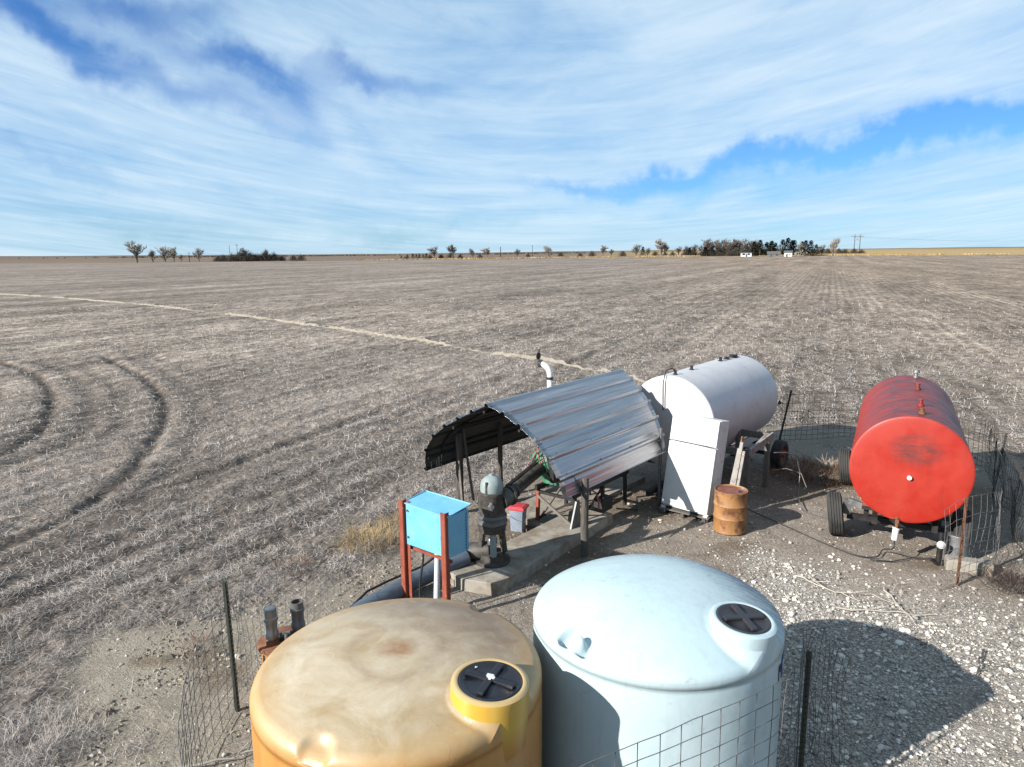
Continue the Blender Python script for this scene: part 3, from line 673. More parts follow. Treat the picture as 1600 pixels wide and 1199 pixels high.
# ------------------------------------------------------------------ gravel
def rocks(name, x, y, size, mat, tint, zoff=.25, lowpoly=True):
    n = len(x)
    if lowpoly:
        base = np.array([(1, 0, 0), (-1, 0, 0), (0, 1, 0), (0, -1, 0), (0, 0, 1), (0, 0, -1)], float)
        F0 = np.array([(0, 2, 4), (2, 1, 4), (1, 3, 4), (3, 0, 4), (2, 0, 5), (1, 2, 5), (3, 1, 5), (0, 3, 5)])
    else:
        bm = bmesh.new(); bmesh.ops.create_icosphere(bm, subdivisions=1, radius=1)
        base = np.array([v.co[:] for v in bm.verts]); F0 = np.array([[v.index for v in f.verts] for f in bm.faces]); bm.free()
    nv = len(base)
    jit = rng.uniform(.68, 1.25, (n, nv, 1)); sc = rng.uniform(.6, 1.25, (n, 1, 3)) * np.array([1, 1, .68])
    V = base[None] * jit * sc * size[:, None, None]
    a = rng.uniform(0, 2 * math.pi, n); ca, sa = np.cos(a)[:, None], np.sin(a)[:, None]
    X = V[..., 0] * ca - V[..., 1] * sa; Y = V[..., 0] * sa + V[..., 1] * ca
    V[..., 0] = X + x[:, None]; V[..., 1] = Y + y[:, None]; V[..., 2] += (ground_h(x, y) + size * zoff)[:, None]
    F = (np.arange(n)[:, None, None] * nv + F0[None]).reshape(-1, 3)
    return npmesh(name, V.reshape(-1, 3), F, mat, {'tint': ('FLOAT', np.repeat(tint, nv))})
def build_gravel():
    n = 230000
    x = rng.uniform(-5.5, 12, n); y = rng.uniform(3.2, 19, n)
    pad, gr, we = zones(x, y)
    w = (gr * .9 + pad * (.07 + .16 * sstep(1.5, 3.5, x))) * np.clip(9.0 / np.hypot(x, y), .15, 1.3) ** 1.6
    k = rng.uniform(0, 1, n) < w; x, y = x[k], y[k]; g = gr[k]; n = len(x)
    size = np.clip(rng.lognormal(-4.66, .58, n), .004, .055)
    big = size > .022
    tint = np.clip(rng.normal(.40, .24, n) + .16 * g, 0, 1)
    print('rocks', n, big.sum())
    o = rocks('crushed_gravel', x[~big], y[~big], size[~big], 'stone', tint[~big])
    tag(o, 'small pale crushed stone strewn over the bare yard soil', 'gravel', kind='stuff')
    o = rocks('loose_stones', x[big], y[big], size[big], 'stone', tint[big], .3, False)
    tag(o, 'larger whitish limestone lumps scattered through the yard gravel', 'stones', kind='stuff')
build_gravel()
def build_clods():
    n = 7000
    x = rng.uniform(-4.6, -1.0, n); y = rng.uniform(4.0, 12, n)
    w = sstep(.48, .62, fbm(x * 1.3, y * 1.3, 3, 81)) * (np.hypot(x + .92, y - 5.2) > 1.2)
    k = rng.uniform(0, 1, n) < w; x, y = x[k], y[k]; n = len(x)
    size = np.clip(rng.lognormal(-3.9, .4, n), .01, .06)
    MT['mud'] = attr_mat('cracked_mud', (.16, .13, .10), (.42, .37, .30))
    tag(rocks('mud_flakes', x, y, size, 'mud', rng.uniform(0, 1, n), .1, True), 'curled grey-brown flakes of dried mud beside the left fence', 'mud flakes', kind='stuff')
build_clods()
def build_yard_litter():
    n = 60000
    x = rng.uniform(-5.5, 12, n); y = rng.uniform(3.2, 19, n); pad, gr, we = zones(x, y)
    w = pad * (.12 + .88 * sstep(.46, .66, fbm(x * 1.1, y * 1.1, 4, 91, .65))) * np.clip(9 / np.hypot(x, y), .2, 1.2)
    w *= (np.hypot(x + .91, y - 5.15) > 1.2) & (np.hypot(x - 1.26, y - 5.88) > 1.15)
    k = rng.uniform(0, 1, n) < w * .75; x, y = x[k], y[k]; n = len(x); r = np.hypot(x, y)
    MT['litter'] = attr_mat('dead_stalk_litter', (.045, .035, .028), (.62, .55, .45))
    o = strands('yard_litter', x, y, ground_h(x, y) + .006 + rng.uniform(0, .02, n), rng.uniform(.03, .16, n), np.maximum(.003, r * .0005), rng.uniform(-.02, .35, n), rng.uniform(0, 6.28, n), rng.uniform(-.6, .6, n), rng.beta(.7, .9, n), 'litter')
    tag(o, 'dead stalks and dark plant litter strewn over the yard soil', 'plant litter', kind='stuff')
build_yard_litter()

# ------------------------------------------------------------------ the two poly tanks
def poly_tank(name, cx, cy, R, hr, hd, pw, neck, lugs, mat, nmat, lidmat, label, flip, tilt):
    root = thing(name, (cx, cy, 0), 0, label, 'storage tank')
    nth = 360; c = .035 if mat == 'paleblue' else .085
    th = np.linspace(0, 2 * np.pi, nth, endpoint=False)
    rr = np.concatenate([np.linspace(.0, R - c, 120), R - c + c * np.sin(np.linspace(.05, math.pi / 2, 14))])
    zc = np.concatenate([np.zeros(120), c * (np.cos(np.linspace(.05, math.pi / 2, 14)) - 1)])
    def dome(r): return hr + hd * (1 - np.clip(r / R, 0, 1) ** pw)
    T, Rr = np.meshgrid(th, rr); Zc = np.repeat(zc[:, None], nth, 1)
    X = Rr * np.cos(T); Y = Rr * np.sin(T); Z = dome(Rr) + Zc
    na, nr, nz, nrad = neck; nx, ny = nr * math.cos(na), nr * math.sin(na)
    d = np.hypot(X - nx, Y - ny)
    fl = dome(nr) + .02 - 2.2 * np.clip(d - nrad, 0, 9)          # flare round the foot of the manhole neck
    k = .045; Z = np.where(d < nrad + .35, .5 * (Z + fl + np.sqrt((Z - fl) ** 2 + k * k)) - k * k * .5 / np.sqrt((Z - fl) ** 2 + k * k), Z)
    for la in lugs:                                                # moulded lifting lugs: crescent recess with a knob inside
        lr = R - (.10 if mat == 'paleblue' else .045); lx, ly = lr * math.cos(la), lr * math.sin(la); dd = np.hypot(X - lx, Y - ly)
        inn = ((X - lx) * math.cos(la) + (Y - ly) * math.sin(la)) / .1
        Z = Z - (.10 * np.exp(-((dd - .115) / .050) ** 4) if mat == 'paleblue' else .055 * np.exp(-(dd / .115) ** 6)) * (1 / (1 + np.exp((inn - .55) * 9)))
    Z = np.maximum(Z, hr - c - .006)
    wallz = [hr - c - .012, hr - c - .05, hr - c - .052, hr - c - .09, hr - .35, hr * .6, hr * .3, .05, .0]
    wallr = [R, R, R - .008, R - .002, R, R, R, R, R - .02]
    for z, r in zip(wallz, wallr):
        X = np.vstack([X, (r * np.cos(th))[None]]); Y = np.vstack([Y, (r * np.sin(th))[None]]); Z = np.vstack([Z, np.full((1, nth), z)])
    m = X.shape[0]; i, j = np.meshgrid(np.arange(m - 1), np.arange(nth), indexing='ij'); jn = (j + 1) % nth
    F = np.stack([i * nth + j, (i + 1) * nth + j, (i + 1) * nth + jn, i * nth + jn], -1).reshape(-1, 4)
    o = npmesh('tank_body', np.stack([X, Y, Z], -1).reshape(-1, 3), F, mat, None, True); o.parent = root
    # manhole neck, rim, and lid
    h = nz; base = .46
    g = MB(); a = nrad
    g.lathe([(a, 0), (a, base - .04), (a - .004, base - .015), (a - .022, base - .002), (a - .04, base), (a - .05, base - .004), (a - .055, base - .03), (.0, base - .03)], 64)
    nk = g.build('manhole_neck', nmat, root, (nx, ny, h - base)); nk.rotation_mode = 'AXIS_ANGLE'; nk.rotation_axis_angle = (R_(tilt), -math.sin(na), math.cos(na), 0)
    ld = MB(); q = a - .052
    ld.lathe([(q, .0), (q, .018), (q - .012, .028), (q - .03, .024), (q - .05, .012), (.08, .022), (.0, .024)], 48)
    lo = ld.build('lid', lidmat, root)
    lo.location = Vector((nx, ny, h - base)) + Matrix.Rotation(R_(tilt), 3, Vector((-math.sin(na), math.cos(na), 0))) @ Vector((0, 0, base - .026))
    lo.rotation_euler = (Matrix.Rotation(R_(tilt), 3, Vector((-math.sin(na), math.cos(na), 0))) @ Matrix.Rotation(flip, 3, 'Z')).to_euler()
    for r in range(2):
        rb = MB(); L = q * 1.62
        rb.box((0, 0, .030), (L if r == 0 else .055, .055 if r == 0 else L, .030))
        rb.build('rib', lidmat, lo, (0, 0, 0.001 * r), bevel=.009)
    return root, lo, (nx, ny, h)
yroot, ylid, yn = poly_tank('poly_tank', -.91, 5.15, 1.13, 1.60, .13, 2.2, (math.atan2(-.50, .71), .87, 1.79, .285), (R_(-112), R_(53)), 'yellow', 'yneck', 'lid',
    'round tank of sun-faded yellow plastic with a black lid, in the near left foreground', R_(-22), 4)
st = MB()
for (dx, dy, sx, sy) in ((0, 0, .05, .035), (-.02, .012, .03, .03), (.018, -.004, .03, .022), (.003, -.024, .02, .02), (.004, .022, .022, .016)): st.box((dx, dy, 0), (sx, sy, .003 + abs(dx) * .02))
st.build('sticker', 'sticker', ylid, (0, .005, .048))
st = MB(); st.add([(-.165, .10, 0), (-.145, .10, 0), (-.158, .075, 0), (-.165, .10, .003), (-.145, .10, .003), (-.158, .075, .003)], [(0, 1, 2), (3, 5, 4), (0, 3, 4, 1), (1, 4, 5, 2), (2, 5, 3, 0)])
st.build('arrow_mark', 'sticker', ylid, (0, 0, .022))
wroot, wlid, wn = poly_tank('poly_tank', 1.264, 5.885, 1.09, 1.66, .31, 2.5, (math.atan2(-.605, .555), .80, 1.915, .265), (R_(-140),), 'paleblue', 'paleblue', 'lid2',
    'round tank of pale blue plastic with a dark lid, right of the yellow one', R_(12), 7)
# company sticker on the pale tank's wall
def wall_sticker():
    R = 1.093; a0, a1 = R_(-31), R_(-23.5); z0, z1 = 1.33, 1.53; m = MB(); n = 6
    vs = []
    for i in range(n + 1):
        a = a0 + (a1 - a0) * i / n
        for r in (R, R + .002):
            for z in (z0, z1): vs.append((r * math.cos(a), r * math.sin(a), z))
    fs = []
    for i in range(n):
        o = i * 4; p = o + 4; fs += [(o + 2, p + 2, p + 3, o + 3), (o, o + 1, p + 1, p), (o + 1, o + 3, p + 3, p + 1), (o, p, p + 2, o + 2)]
    m.add(vs, fs); m.build('sticker', 'label_blue', wroot)
    # black lettering stroke beside it
    m = MB(); b0 = R_(-35.5)
    for (da, z, w, h) in ((0, 1.42, .014, .13), (.018, 1.48, .05, .014), (.034, 1.445, .014, .06)):
        a = b0 + da; c = Vector((R * math.cos(a), R * math.sin(a), z)); m.box(c, (.004, w, h), Matrix.Rotation(a, 3, 'Z'))
    m.build('lettering', 'cable', wroot)
    m = MB()
    for (da, z, w, h) in ((.05, 1.46, .03, .02), (.05, 1.42, .014, .07), (.095, 1.40, .012, .06)):
        a = a0 + da; c = Vector(((R + .003) * math.cos(a), (R + .003) * math.sin(a), z)); m.box(c, (.004, w, h), Matrix.Rotation(a, 3, 'Z'))
    m.build('emblem', 'sticker', wroot)
wall_sticker()

# ------------------------------------------------------------------ wheels
def wheel(parent, loc, R, w, rimmat='cast', rot=(0, 0, 0), hub=None):
    """axle along local X"""
    t = MB(); h = w / 2
    prof = [(R * .60, -h * .8), (R * .66, -h * .95), (R * .82, -h * 1.05), (R * .93, -h * .96), (R * .975, -h * .80)]
    for k in range(5):
        x0 = -h * .72 + k * h * .36
        prof += [(R, x0 - h * .12), (R, x0 + h * .12), (R - .014, x0 + h * .13), (R - .014, x0 + h * .22)]
    prof = prof[:-2] + [(R * .975, h * .80), (R * .93, h * .96), (R * .82, h * 1.05), (R * .66, h * .95), (R * .60, h * .8), (R * .60, -h * .8)]
    t.lathe(prof, 48, axis='X')
    e = t.build('tyre', 'tyre', parent, loc, rot)
    r = MB(); r.lathe([(R * .60, -h * .8), (R * .56, -h * .6), (R * .5, -h * .45), (R * .2, -h * .35), (0, -h * .35)], 24, axis='X'); r.lathe([(R * .60, h * .8), (R * .56, h * .6), (R * .5, h * .45), (R * .2, h * .35), (0, h * .35)], 24, axis='X')
    r.cyl((-h * 1.0, 0, 0), (h * 1.0, 0, 0), R * .13, n=12)
    r.build('rim', rimmat, parent, loc, rot)
    return e

# ------------------------------------------------------------------ red horizontal tank on its running gear
def red_tank():
    th = R_(28); a1 = Vector((math.sin(th), math.cos(th), 0)); a2 = Vector((a1.y, -a1.x, 0))
    c = a1 * 12.1 + a2 * .47; R = .845; L = 4.15; zc = 1.475
    t = thing('fuel_tank', c, -th, 'weathered red steel tank lying level, round end towards the yard', 'fuel tank')
    m = MB()
    m.lathe([(0, -.03), (R * .5, -.026), (R * .9, -.012), (R - .03, -.004), (R - .008, 0), (R - .001, .006), (R, .02), (R, .06), (R, .10), (R, L - .07), (R, L - .03), (R - .02, L), (R * .5, L + .03), (0, L + .035)], 96, axis='Y')
    m.build('shell', 'redtank', t, (0, 0, zc))
    for y, hgt, mt in ((.30, .07, 'rust'), (.95, .09, 'redtank'), (2.5, .09, 'redtank'), (3.9, .09, 'galv')):
        f = MB(); f.cyl((.10, y, R * .98), (.10, y, R + .03), .05, n=16); f.cyl((.10, y, R + .03), (.10, y, R + hgt), .03, n=12); f.cyl((.10, y, R + hgt), (.10, y, R + hgt + .02), .042, n=6)
        if y > 3: f.cyl((.10, y, R + hgt), (.10, y, R + hgt + .06), .06, n=16)
        f.build('top_fitting', mt, t, (0, 0, zc))
    f = MB(); f.cyl((0, -.03, 0), (0, -.075, 0), .028, n=16); f.cyl((0, -.07, 0), (0, -.085, 0), .034, n=8); f.build('plug', 'sticker', t, (.0, 0, zc - .10 + .0))
    # outlet valve, white filter and elbow under the end
    f = MB(); f.cyl((-.11, .02, zc - R + .06), (-.11, -.10, zc - R + .01), .028, n=12); f.cyl((-.11, -.10, zc - R + .05), (-.11, -.10, zc - R - .08), .024, n=12)
    f.box((-.11, -.10, zc - R + .04), (.05, .05, .05)); f.bar((-.11, -.10, zc - R + .07), (-.22, -.11, zc - R + .09), .012); f.build('outlet_valve', 'rust', t)
    f = MB(); f.cyl((-.11, -.10, zc - R - .07), (-.115, -.105, zc - R - .09), .055, n=20); f.cyl((-.115, -.105, zc - R - .09), (-.125, -.12, zc - R - .26), .048, .044, n=20); f.build('filter', 'sticker', t)
    # running gear
    s = thing('running_gear', c, -th, 'black four-wheeled farm running gear carrying the red tank', 'trailer')
    for x in (-.42, .42):
        f = MB(); f.bar((x, .2, .52), (x, 3.95, .52), .08, .12); f.build('frame_rail', 'blacksteel', s)
    for y in (.55, 2.1, 3.6):
        f = MB(); f.bar((-.62, y, .61), (.62, y, .61), .09, .06)
        f.build('crossbeam', 'blacksteel', s)
        for sx in (-1, 1):
          f = MB(); f.add([(sx * .62, y - .04, .585), (sx * .62, y + .04, .585), (sx * .22, y + .04, .585), (sx * .22, y - .04, .585), (sx * .62, y - .04, .90), (sx * .62, y + .04, .90), (sx * .28, y + .04, .68), (sx * .28, y - .04, .68)], [(0, 1, 2, 3), (4, 7, 6, 5), (0, 4, 5, 1), (2, 6, 7, 3), (0, 3, 7, 4), (1, 5, 6, 2)]); f.build('saddle', 'redpost', s)
    R2 = .365
    for y in (.72, 3.75):
        f = MB(); f.bar((-.84, y, R2), (.60, y, R2), .09, .09); f.bar((-.55, y, R2), (-.55, y, .5), .08); f.bar((.50, y, R2), (.50, y, .5), .08); f.build('axle', 'blacksteel', s)
        for x in (-1.02, .80):
            wheel(s, (x, y, R2), R2, .225, 'rust', (0, R_(-7 if x < 0 else 4), R_(6 if (y < 1 and x < 0) else 0)))
    f = MB(); f.bar((-.60, .55, .62), (-.83, .62, .66), .05, .1); f.bar((-.83, .62, .68), (-.86, .66, .42), .07, .14); f.build('side_bracket', 'greysteel', s)
red_tank()
# jack wheel / white cap and the concrete block by the right wheel
def block():
    th = R_(28)
    t = MB(); t.box((0, 0, .10), (.62, .24, .20))
    o = t.build('concrete_block', 'concrete', None, (6.93, 10.12, gz(6.93, 10.12) - .02), (0, 0, R_(-24)), bevel=.03); tag(o, 'pale concrete kerb block lying in front of the red tank, behind the mesh fence', 'concrete block')
    r = thing('jack_stand', (6.62, 10.36, 0), 0, 'small jack stand with a white cap beside the pale concrete block', 'jack')
    m = MB(); m.cyl((0, 0, .22), (0, 0, .50), .03, n=12); m.box((0, 0, .02), (.16, .16, .04)); m.cyl((0, 0, .04), (0, 0, .24), .042, n=12); m.build('post', 'blacksteel', r)
    m = MB(); m.cyl((-.03, -.05, .33), (-.03, -.08, .33), .06, n=20); m.cyl((-.03, -.08, .33), (-.03, -.095, .33), .025, n=12); m.build('cap', 'sticker', r)
    m = MB(); m.cyl((0, 0, .02), (0, 0, .42), .17, .15, n=24); o = m.build('grey_bucket', 'greysteel', None, (6.98, 10.50, 0), bevel=.01)
    tag(o, 'upturned grey bucket standing between the concrete block and the right wheel', 'bucket')
block()

# ------------------------------------------------------------------ white horizontal tank
def white_tank():
    s0 = 12.80; t0 = -6.30; R = .955; L = 3.62; zc = 1.42
    c = W(s0, t0)
    t = thing('fuel_tank', c, RZ, 'white steel tank with rust spots lying behind the metal shelter roof', 'fuel tank')
    m = MB()
    m.lathe([(0, -.04), (R * .5, -.035), (R * .85, -.018), (R - .02, 0), (R - .004, .014), (R, .035), (R, .06), (R, L * .5 - .05), (R, L * .5 - .02), (R + .003, L * .5), (R, L * .5 + .02), (R, L * .5 + .05), (R, L - .06), (R, L - .035), (R - .02, L), (R * .5, L + .035), (0, L + .04)], 96, axis='Y')
    m.build('shell', 'whitetank', t, (0, 0, zc))
    for y, hh, w in ((.20, .07, .03), (.95, .07, .03), (2.45, .07, .035), (2.8, .04, .05), (3.15, .05, .07), (3.35, .03, .03)):
        f = MB(); f.cyl((.0, y, R - .005), (.0, y, R + .015), w * 1.6, n=16); f.cyl((.0, y, R + .015), (.0, y, R + hh), w, n=12); f.cyl((0, y, R + hh), (0, y, R + hh + .015), w * 1.3, n=6)
        f.build('top_fitting', 'blacksteel', t, (0, 0, zc))
    f = MB(); f.tube([(.0, .22, R + .07), (-.03, .12, R + .14), (-.10, -.02, R + .10), (-.12, -.08, R - .15), (-.10, -.09, R - .7)], .012, 6); f.build('vent_hose', 'cable', t, (0, 0, zc))
    s = thing('tank_trailer', c, RZ, 'low trailer with white side rails and black tyres under the white tank', 'trailer')
    for x in (-.55, .62):
        f = MB(); f.bar((x, .25, .56), (x, L - .15, .56), .05, .17); f.build('side_rail', 'whitetank', s)
    for y in (.4, 1.9, 3.2):
        f = MB(); f.bar((-.64, y, .43), (.74, y, .43), .09, .07); f.build('crossbeam', 'blacksteel', s)
    f = MB(); f.bar((-.95, 2.85, .32), (1.12, 2.85, .32), .08); f.build('axle', 'blacksteel', s)
    for x in (-1.05, 1.30): wheel(s, (x, 2.85, .325), .325, .22, 'rust')
    f = MB(); f.bar((.2, .2, .36), (.2, -1.2, .30), .09); f.build('drawbar', 'blacksteel', s)
white_tank()

# ------------------------------------------------------------------ shelter with ribbed metal roof
def shelter():
    s0, s1 = 8.55, 12.05
    r = thing('metal_shelter', W(s0, -7.45), RZ, 'open shelter with a bowed ribbed metal roof on wooden poles over the engine', 'shelter')
    prof = [(-8.94, .94), (-8.95, 1.18), (-8.90, 1.40), (-8.72, 1.64), (-8.40, 1.87), (-7.94, 2.12), (-7.48, 2.355), (-7.25, 2.31), (-6.97, 2.18), (-6.70, 2.04), (-6.46, 1.88), (-6.26, 1.70), (-6.10, 1.48), (-5.99, 1.28), (-5.92, 1.06)]
    P = np.array(prof); d = np.r_[0, np.cumsum(np.hypot(*np.diff(P, axis=0).T))]; tot = d[-1]
    def pt(q): return np.interp(q, d, P[:, 0]) + 7.45, np.interp(q, d, P[:, 1])
    pitch = .36; npan = 5; pw = tot / npan
    N = 150
    for k in range(npan):
        q = np.linspace(k * pw - (.03 if k else 0), (k + 1) * pw, N)
        x, z = pt(q)
        # smooth the corners a little
        x = (x + pt(q - .06)[0] + pt(q + .06)[0]) / 3; z = (z + pt(q - .06)[1] + pt(q + .06)[1]) / 3
        nx = -np.gradient(z); nz = np.gradient(x); l = np.hypot(nx, nz); nx /= l; nz /= l
        ph = (q % pitch) / pitch; rib = .050 * sstep(.0, .09, ph) * (1 - sstep(.17, .28, ph))
        for c_ in (.45, .75): rib = rib + .004 * np.exp(-((ph - c_) / .055) ** 2)
        rib = rib + (.004 if k % 2 else 0)
        ys = np.linspace(0, s1 - s0, 24); vs = []; V = []
        stretch = np.interp(x, [-1.5, -.03, 1.5], [13.15 - s0, 12.95 - s0, 11.95 - s0]) / (s1 - s0)
        for th in (0, -.0025):
            for y in ys:
                wob = (fbm(q * .8 + 3, q * 0 + y * .5, 2, 5) - .5) * .02
                lip = .0
                V.append(np.stack([x + nx * (rib + th + wob), y * stretch + lip, z + nz * (rib + th + wob)], -1))
        V = np.concatenate(V); m = len(ys); i, j = np.meshgrid(np.arange(m - 1), np.arange(N - 1), indexing='ij')
        F1 = np.stack([i * N + j, i * N + j + 1, (i + 1) * N + j + 1, (i + 1) * N + j], -1).reshape(-1, 4)
        o2 = m * N; F2 = F1[:, ::-1] + o2
        E_ = []
        for jj in range(N - 1): E_ += [(jj, jj + 1, o2 + jj + 1, o2 + jj)[::-1], ((m - 1) * N + jj, (m - 1) * N + jj + 1, o2 + (m - 1) * N + jj + 1, o2 + (m - 1) * N + jj)]
        for ii in range(m - 1): E_ += [(ii * N, (ii + 1) * N, o2 + (ii + 1) * N, o2 + ii * N)[::-1], (ii * N + N - 1, (ii + 1) * N + N - 1, o2 + (ii + 1) * N + N - 1, o2 + ii * N + N - 1)]
        o = npmesh('roof_panel', V, np.concatenate([F1[:, ::-1], F2[:, ::-1], np.array(E_)]), 'roof', None, True); o.parent = r
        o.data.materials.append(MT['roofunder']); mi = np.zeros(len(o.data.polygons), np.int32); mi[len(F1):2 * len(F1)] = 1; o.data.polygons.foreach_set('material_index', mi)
        # screws on the ribs
        if k:
            sm = MB()
            for y in (.25, 1.25, 2.25, 3.2):
                for q0 in np.arange(math.ceil(q[0] / pitch) * pitch + .035, q[-1], pitch):
                    a, b_ = pt(q0); sm.cyl((a, y, b_ + .02), (a, y, b_ + .045), .009, n=6)
            so_ = sm.build('screws', 'blacksteel', r); so_['kind'] = 'stuff'
    # bent pipe bows and purlins
    for y in (.42, 3.1):
        b_ = MB(); q = np.linspace(.35, tot - .25, 30); x, z = pt(q); b_.tube([(a, y, c - .045) for a, c in zip(x, z)], .024, 8); b_.build('bow', 'blacksteel', r)
    for q0 in (.35, 1.3, 2.1, 2.9, tot - .3):
        a, c = pt(q0); b_ = MB(); b_.bar((a, .05, c - .09), (a, s1 - s0 - .05, c - .09), .04, .04); b_.build('purlin', 'blacksteel', r)
    def pole(x, y, top, rad, mat, nm='pole', base=-.02):
        b_ = MB(); pts = []
        for k in range(7):
            f = k / 6; pts.append((x + math.sin(k * 1.7) * .008, y + math.cos(k * 2.1) * .008, base + (top - base) * f))
        b_.tube(pts, [rad * (1.06 - .1 * k / 6) for k in range(7)], 14); b_.build(nm, mat, r)
    pole(-5.88 + 7.45, .53, 1.30, .062, 'darkpole'); pole(-8.78 + 7.45, .72, 1.55, .070, 'darkpole')
    pole(-5.97 + 7.45, 3.25, 1.55, .032, 'greysteel', 'steel_post'); pole(-8.78 + 7.45, 1.9, 1.5, .05, 'darkpole')
    # braces and loose boards by the left pole
    b_ = MB(); b_.bar((-1.33, .66, 1.5), (-1.18, .62, .25), .03, .05); b_.build('brace', 'wood', r)
    b_ = MB(); b_.bar((-1.28, .78, 1.62), (-1.20, .95, .2), .025, .045); b_.build('brace', 'wood', r)
shelter()
# exhaust through the roof
def exhaust():
    p = W(10.75, -7.78)
    t = thing('exhaust_stack', p, RZ, 'white elbow exhaust pipe with a black rain flap poking above the shelter roof', 'exhaust pipe')
    pts = [(0, 0, 1.5), (0, 0, 2.50)]
    for k in range(9):
        a = R_(90 * k / 8 * .95); pts.append((-.20 + .20 * math.cos(a), 0, 2.52 + .20 * math.sin(a)))
    m = MB(); m.tube(pts, .055, 18); m.build('pipe', 'whitepaint', t)
    m = MB(); m.lathe([(.056, 0), (.066, 0), (.066, .05), (.056, .05)], 20, (0, 0, 2.44)); m.cyl((.05, 0, 2.465), (.10, 0, 2.465), .01, n=8); m.build('clamp', 'blacksteel', t)
    e = pts[-1]
    m = MB(); m.cyl((e[0] + .01, 0, e[2]), (e[0] - .07, 0, e[2] + .0), .064, n=20); m.build('mouth', 'black', t)
    m = MB(); m.cyl((e[0] - .08, -.0, e[2] + .15), (e[0] - .092, 0, e[2] + .15), .07, n=20); m.bar((e[0] - .07, 0, e[2] + .06), (e[0] - .03, 0, e[2] + .05), .04, .03); m.bar((e[0] - .085, 0, e[2] + .14), (e[0] - .07, 0, e[2] + .28), .03, .012); m.build('flap', 'black', t)
exhaust()

# ------------------------------------------------------------------ concrete slab
def slab():
    s = MB(); pts = [(6.98, -6.60), (7.18, -6.10), (13.2, -6.30), (13.2, -8.35), (9.0, -8.35), (9.0, -7.0), (7.05, -6.95)]
    w = [W(a, b) for a, b in pts]; n = len(w)
    hs = .17
    vs = [(p.x, p.y, -.1) for p in w] + [(p.x, p.y, hs if i < 3 or i > 4 else hs) for i, p in enumerate(w)]
    # front tongue stands proud, the engine pad behind is almost flush with the soil
    w2 = [W(a, b) for a, b in [(6.98, -6.62), (7.18, -6.10), (10.6, -6.26), (10.6, -6.95), (7.05, -6.98)]]; n = len(w2)
    s.add([(p.x, p.y, -.1) for p in w2] + [(p.x, p.y, .17) for p in w2], [tuple(range(n))[::-1], tuple(range(n, 2 * n))] + [(i, (i + 1) % n, n + (i + 1) % n, n + i) for i in range(n)])
    o = s.build('concrete_footing', 'concrete', bevel=.012); tag(o, 'raised grey concrete footing running out from under the shelter beside the pump', 'concrete slab')
    s = MB(); w3 = [W(a, b) for a, b in [(9.6, -6.97), (13.1, -6.97), (13.1, -8.1), (9.6, -8.1)]]; n = 4
    s.add([(p.x, p.y, -.1) for p in w3] + [(p.x, p.y, .075) for p in w3], [tuple(range(n))[::-1], tuple(range(n, 2 * n))] + [(i, (i + 1) % n, n + (i + 1) % n, n + i) for i in range(n)])
    o = s.build('engine_pad', 'concrete', bevel=.01); tag(o, 'low dusty concrete pad under the engine stand', 'concrete slab')
slab()

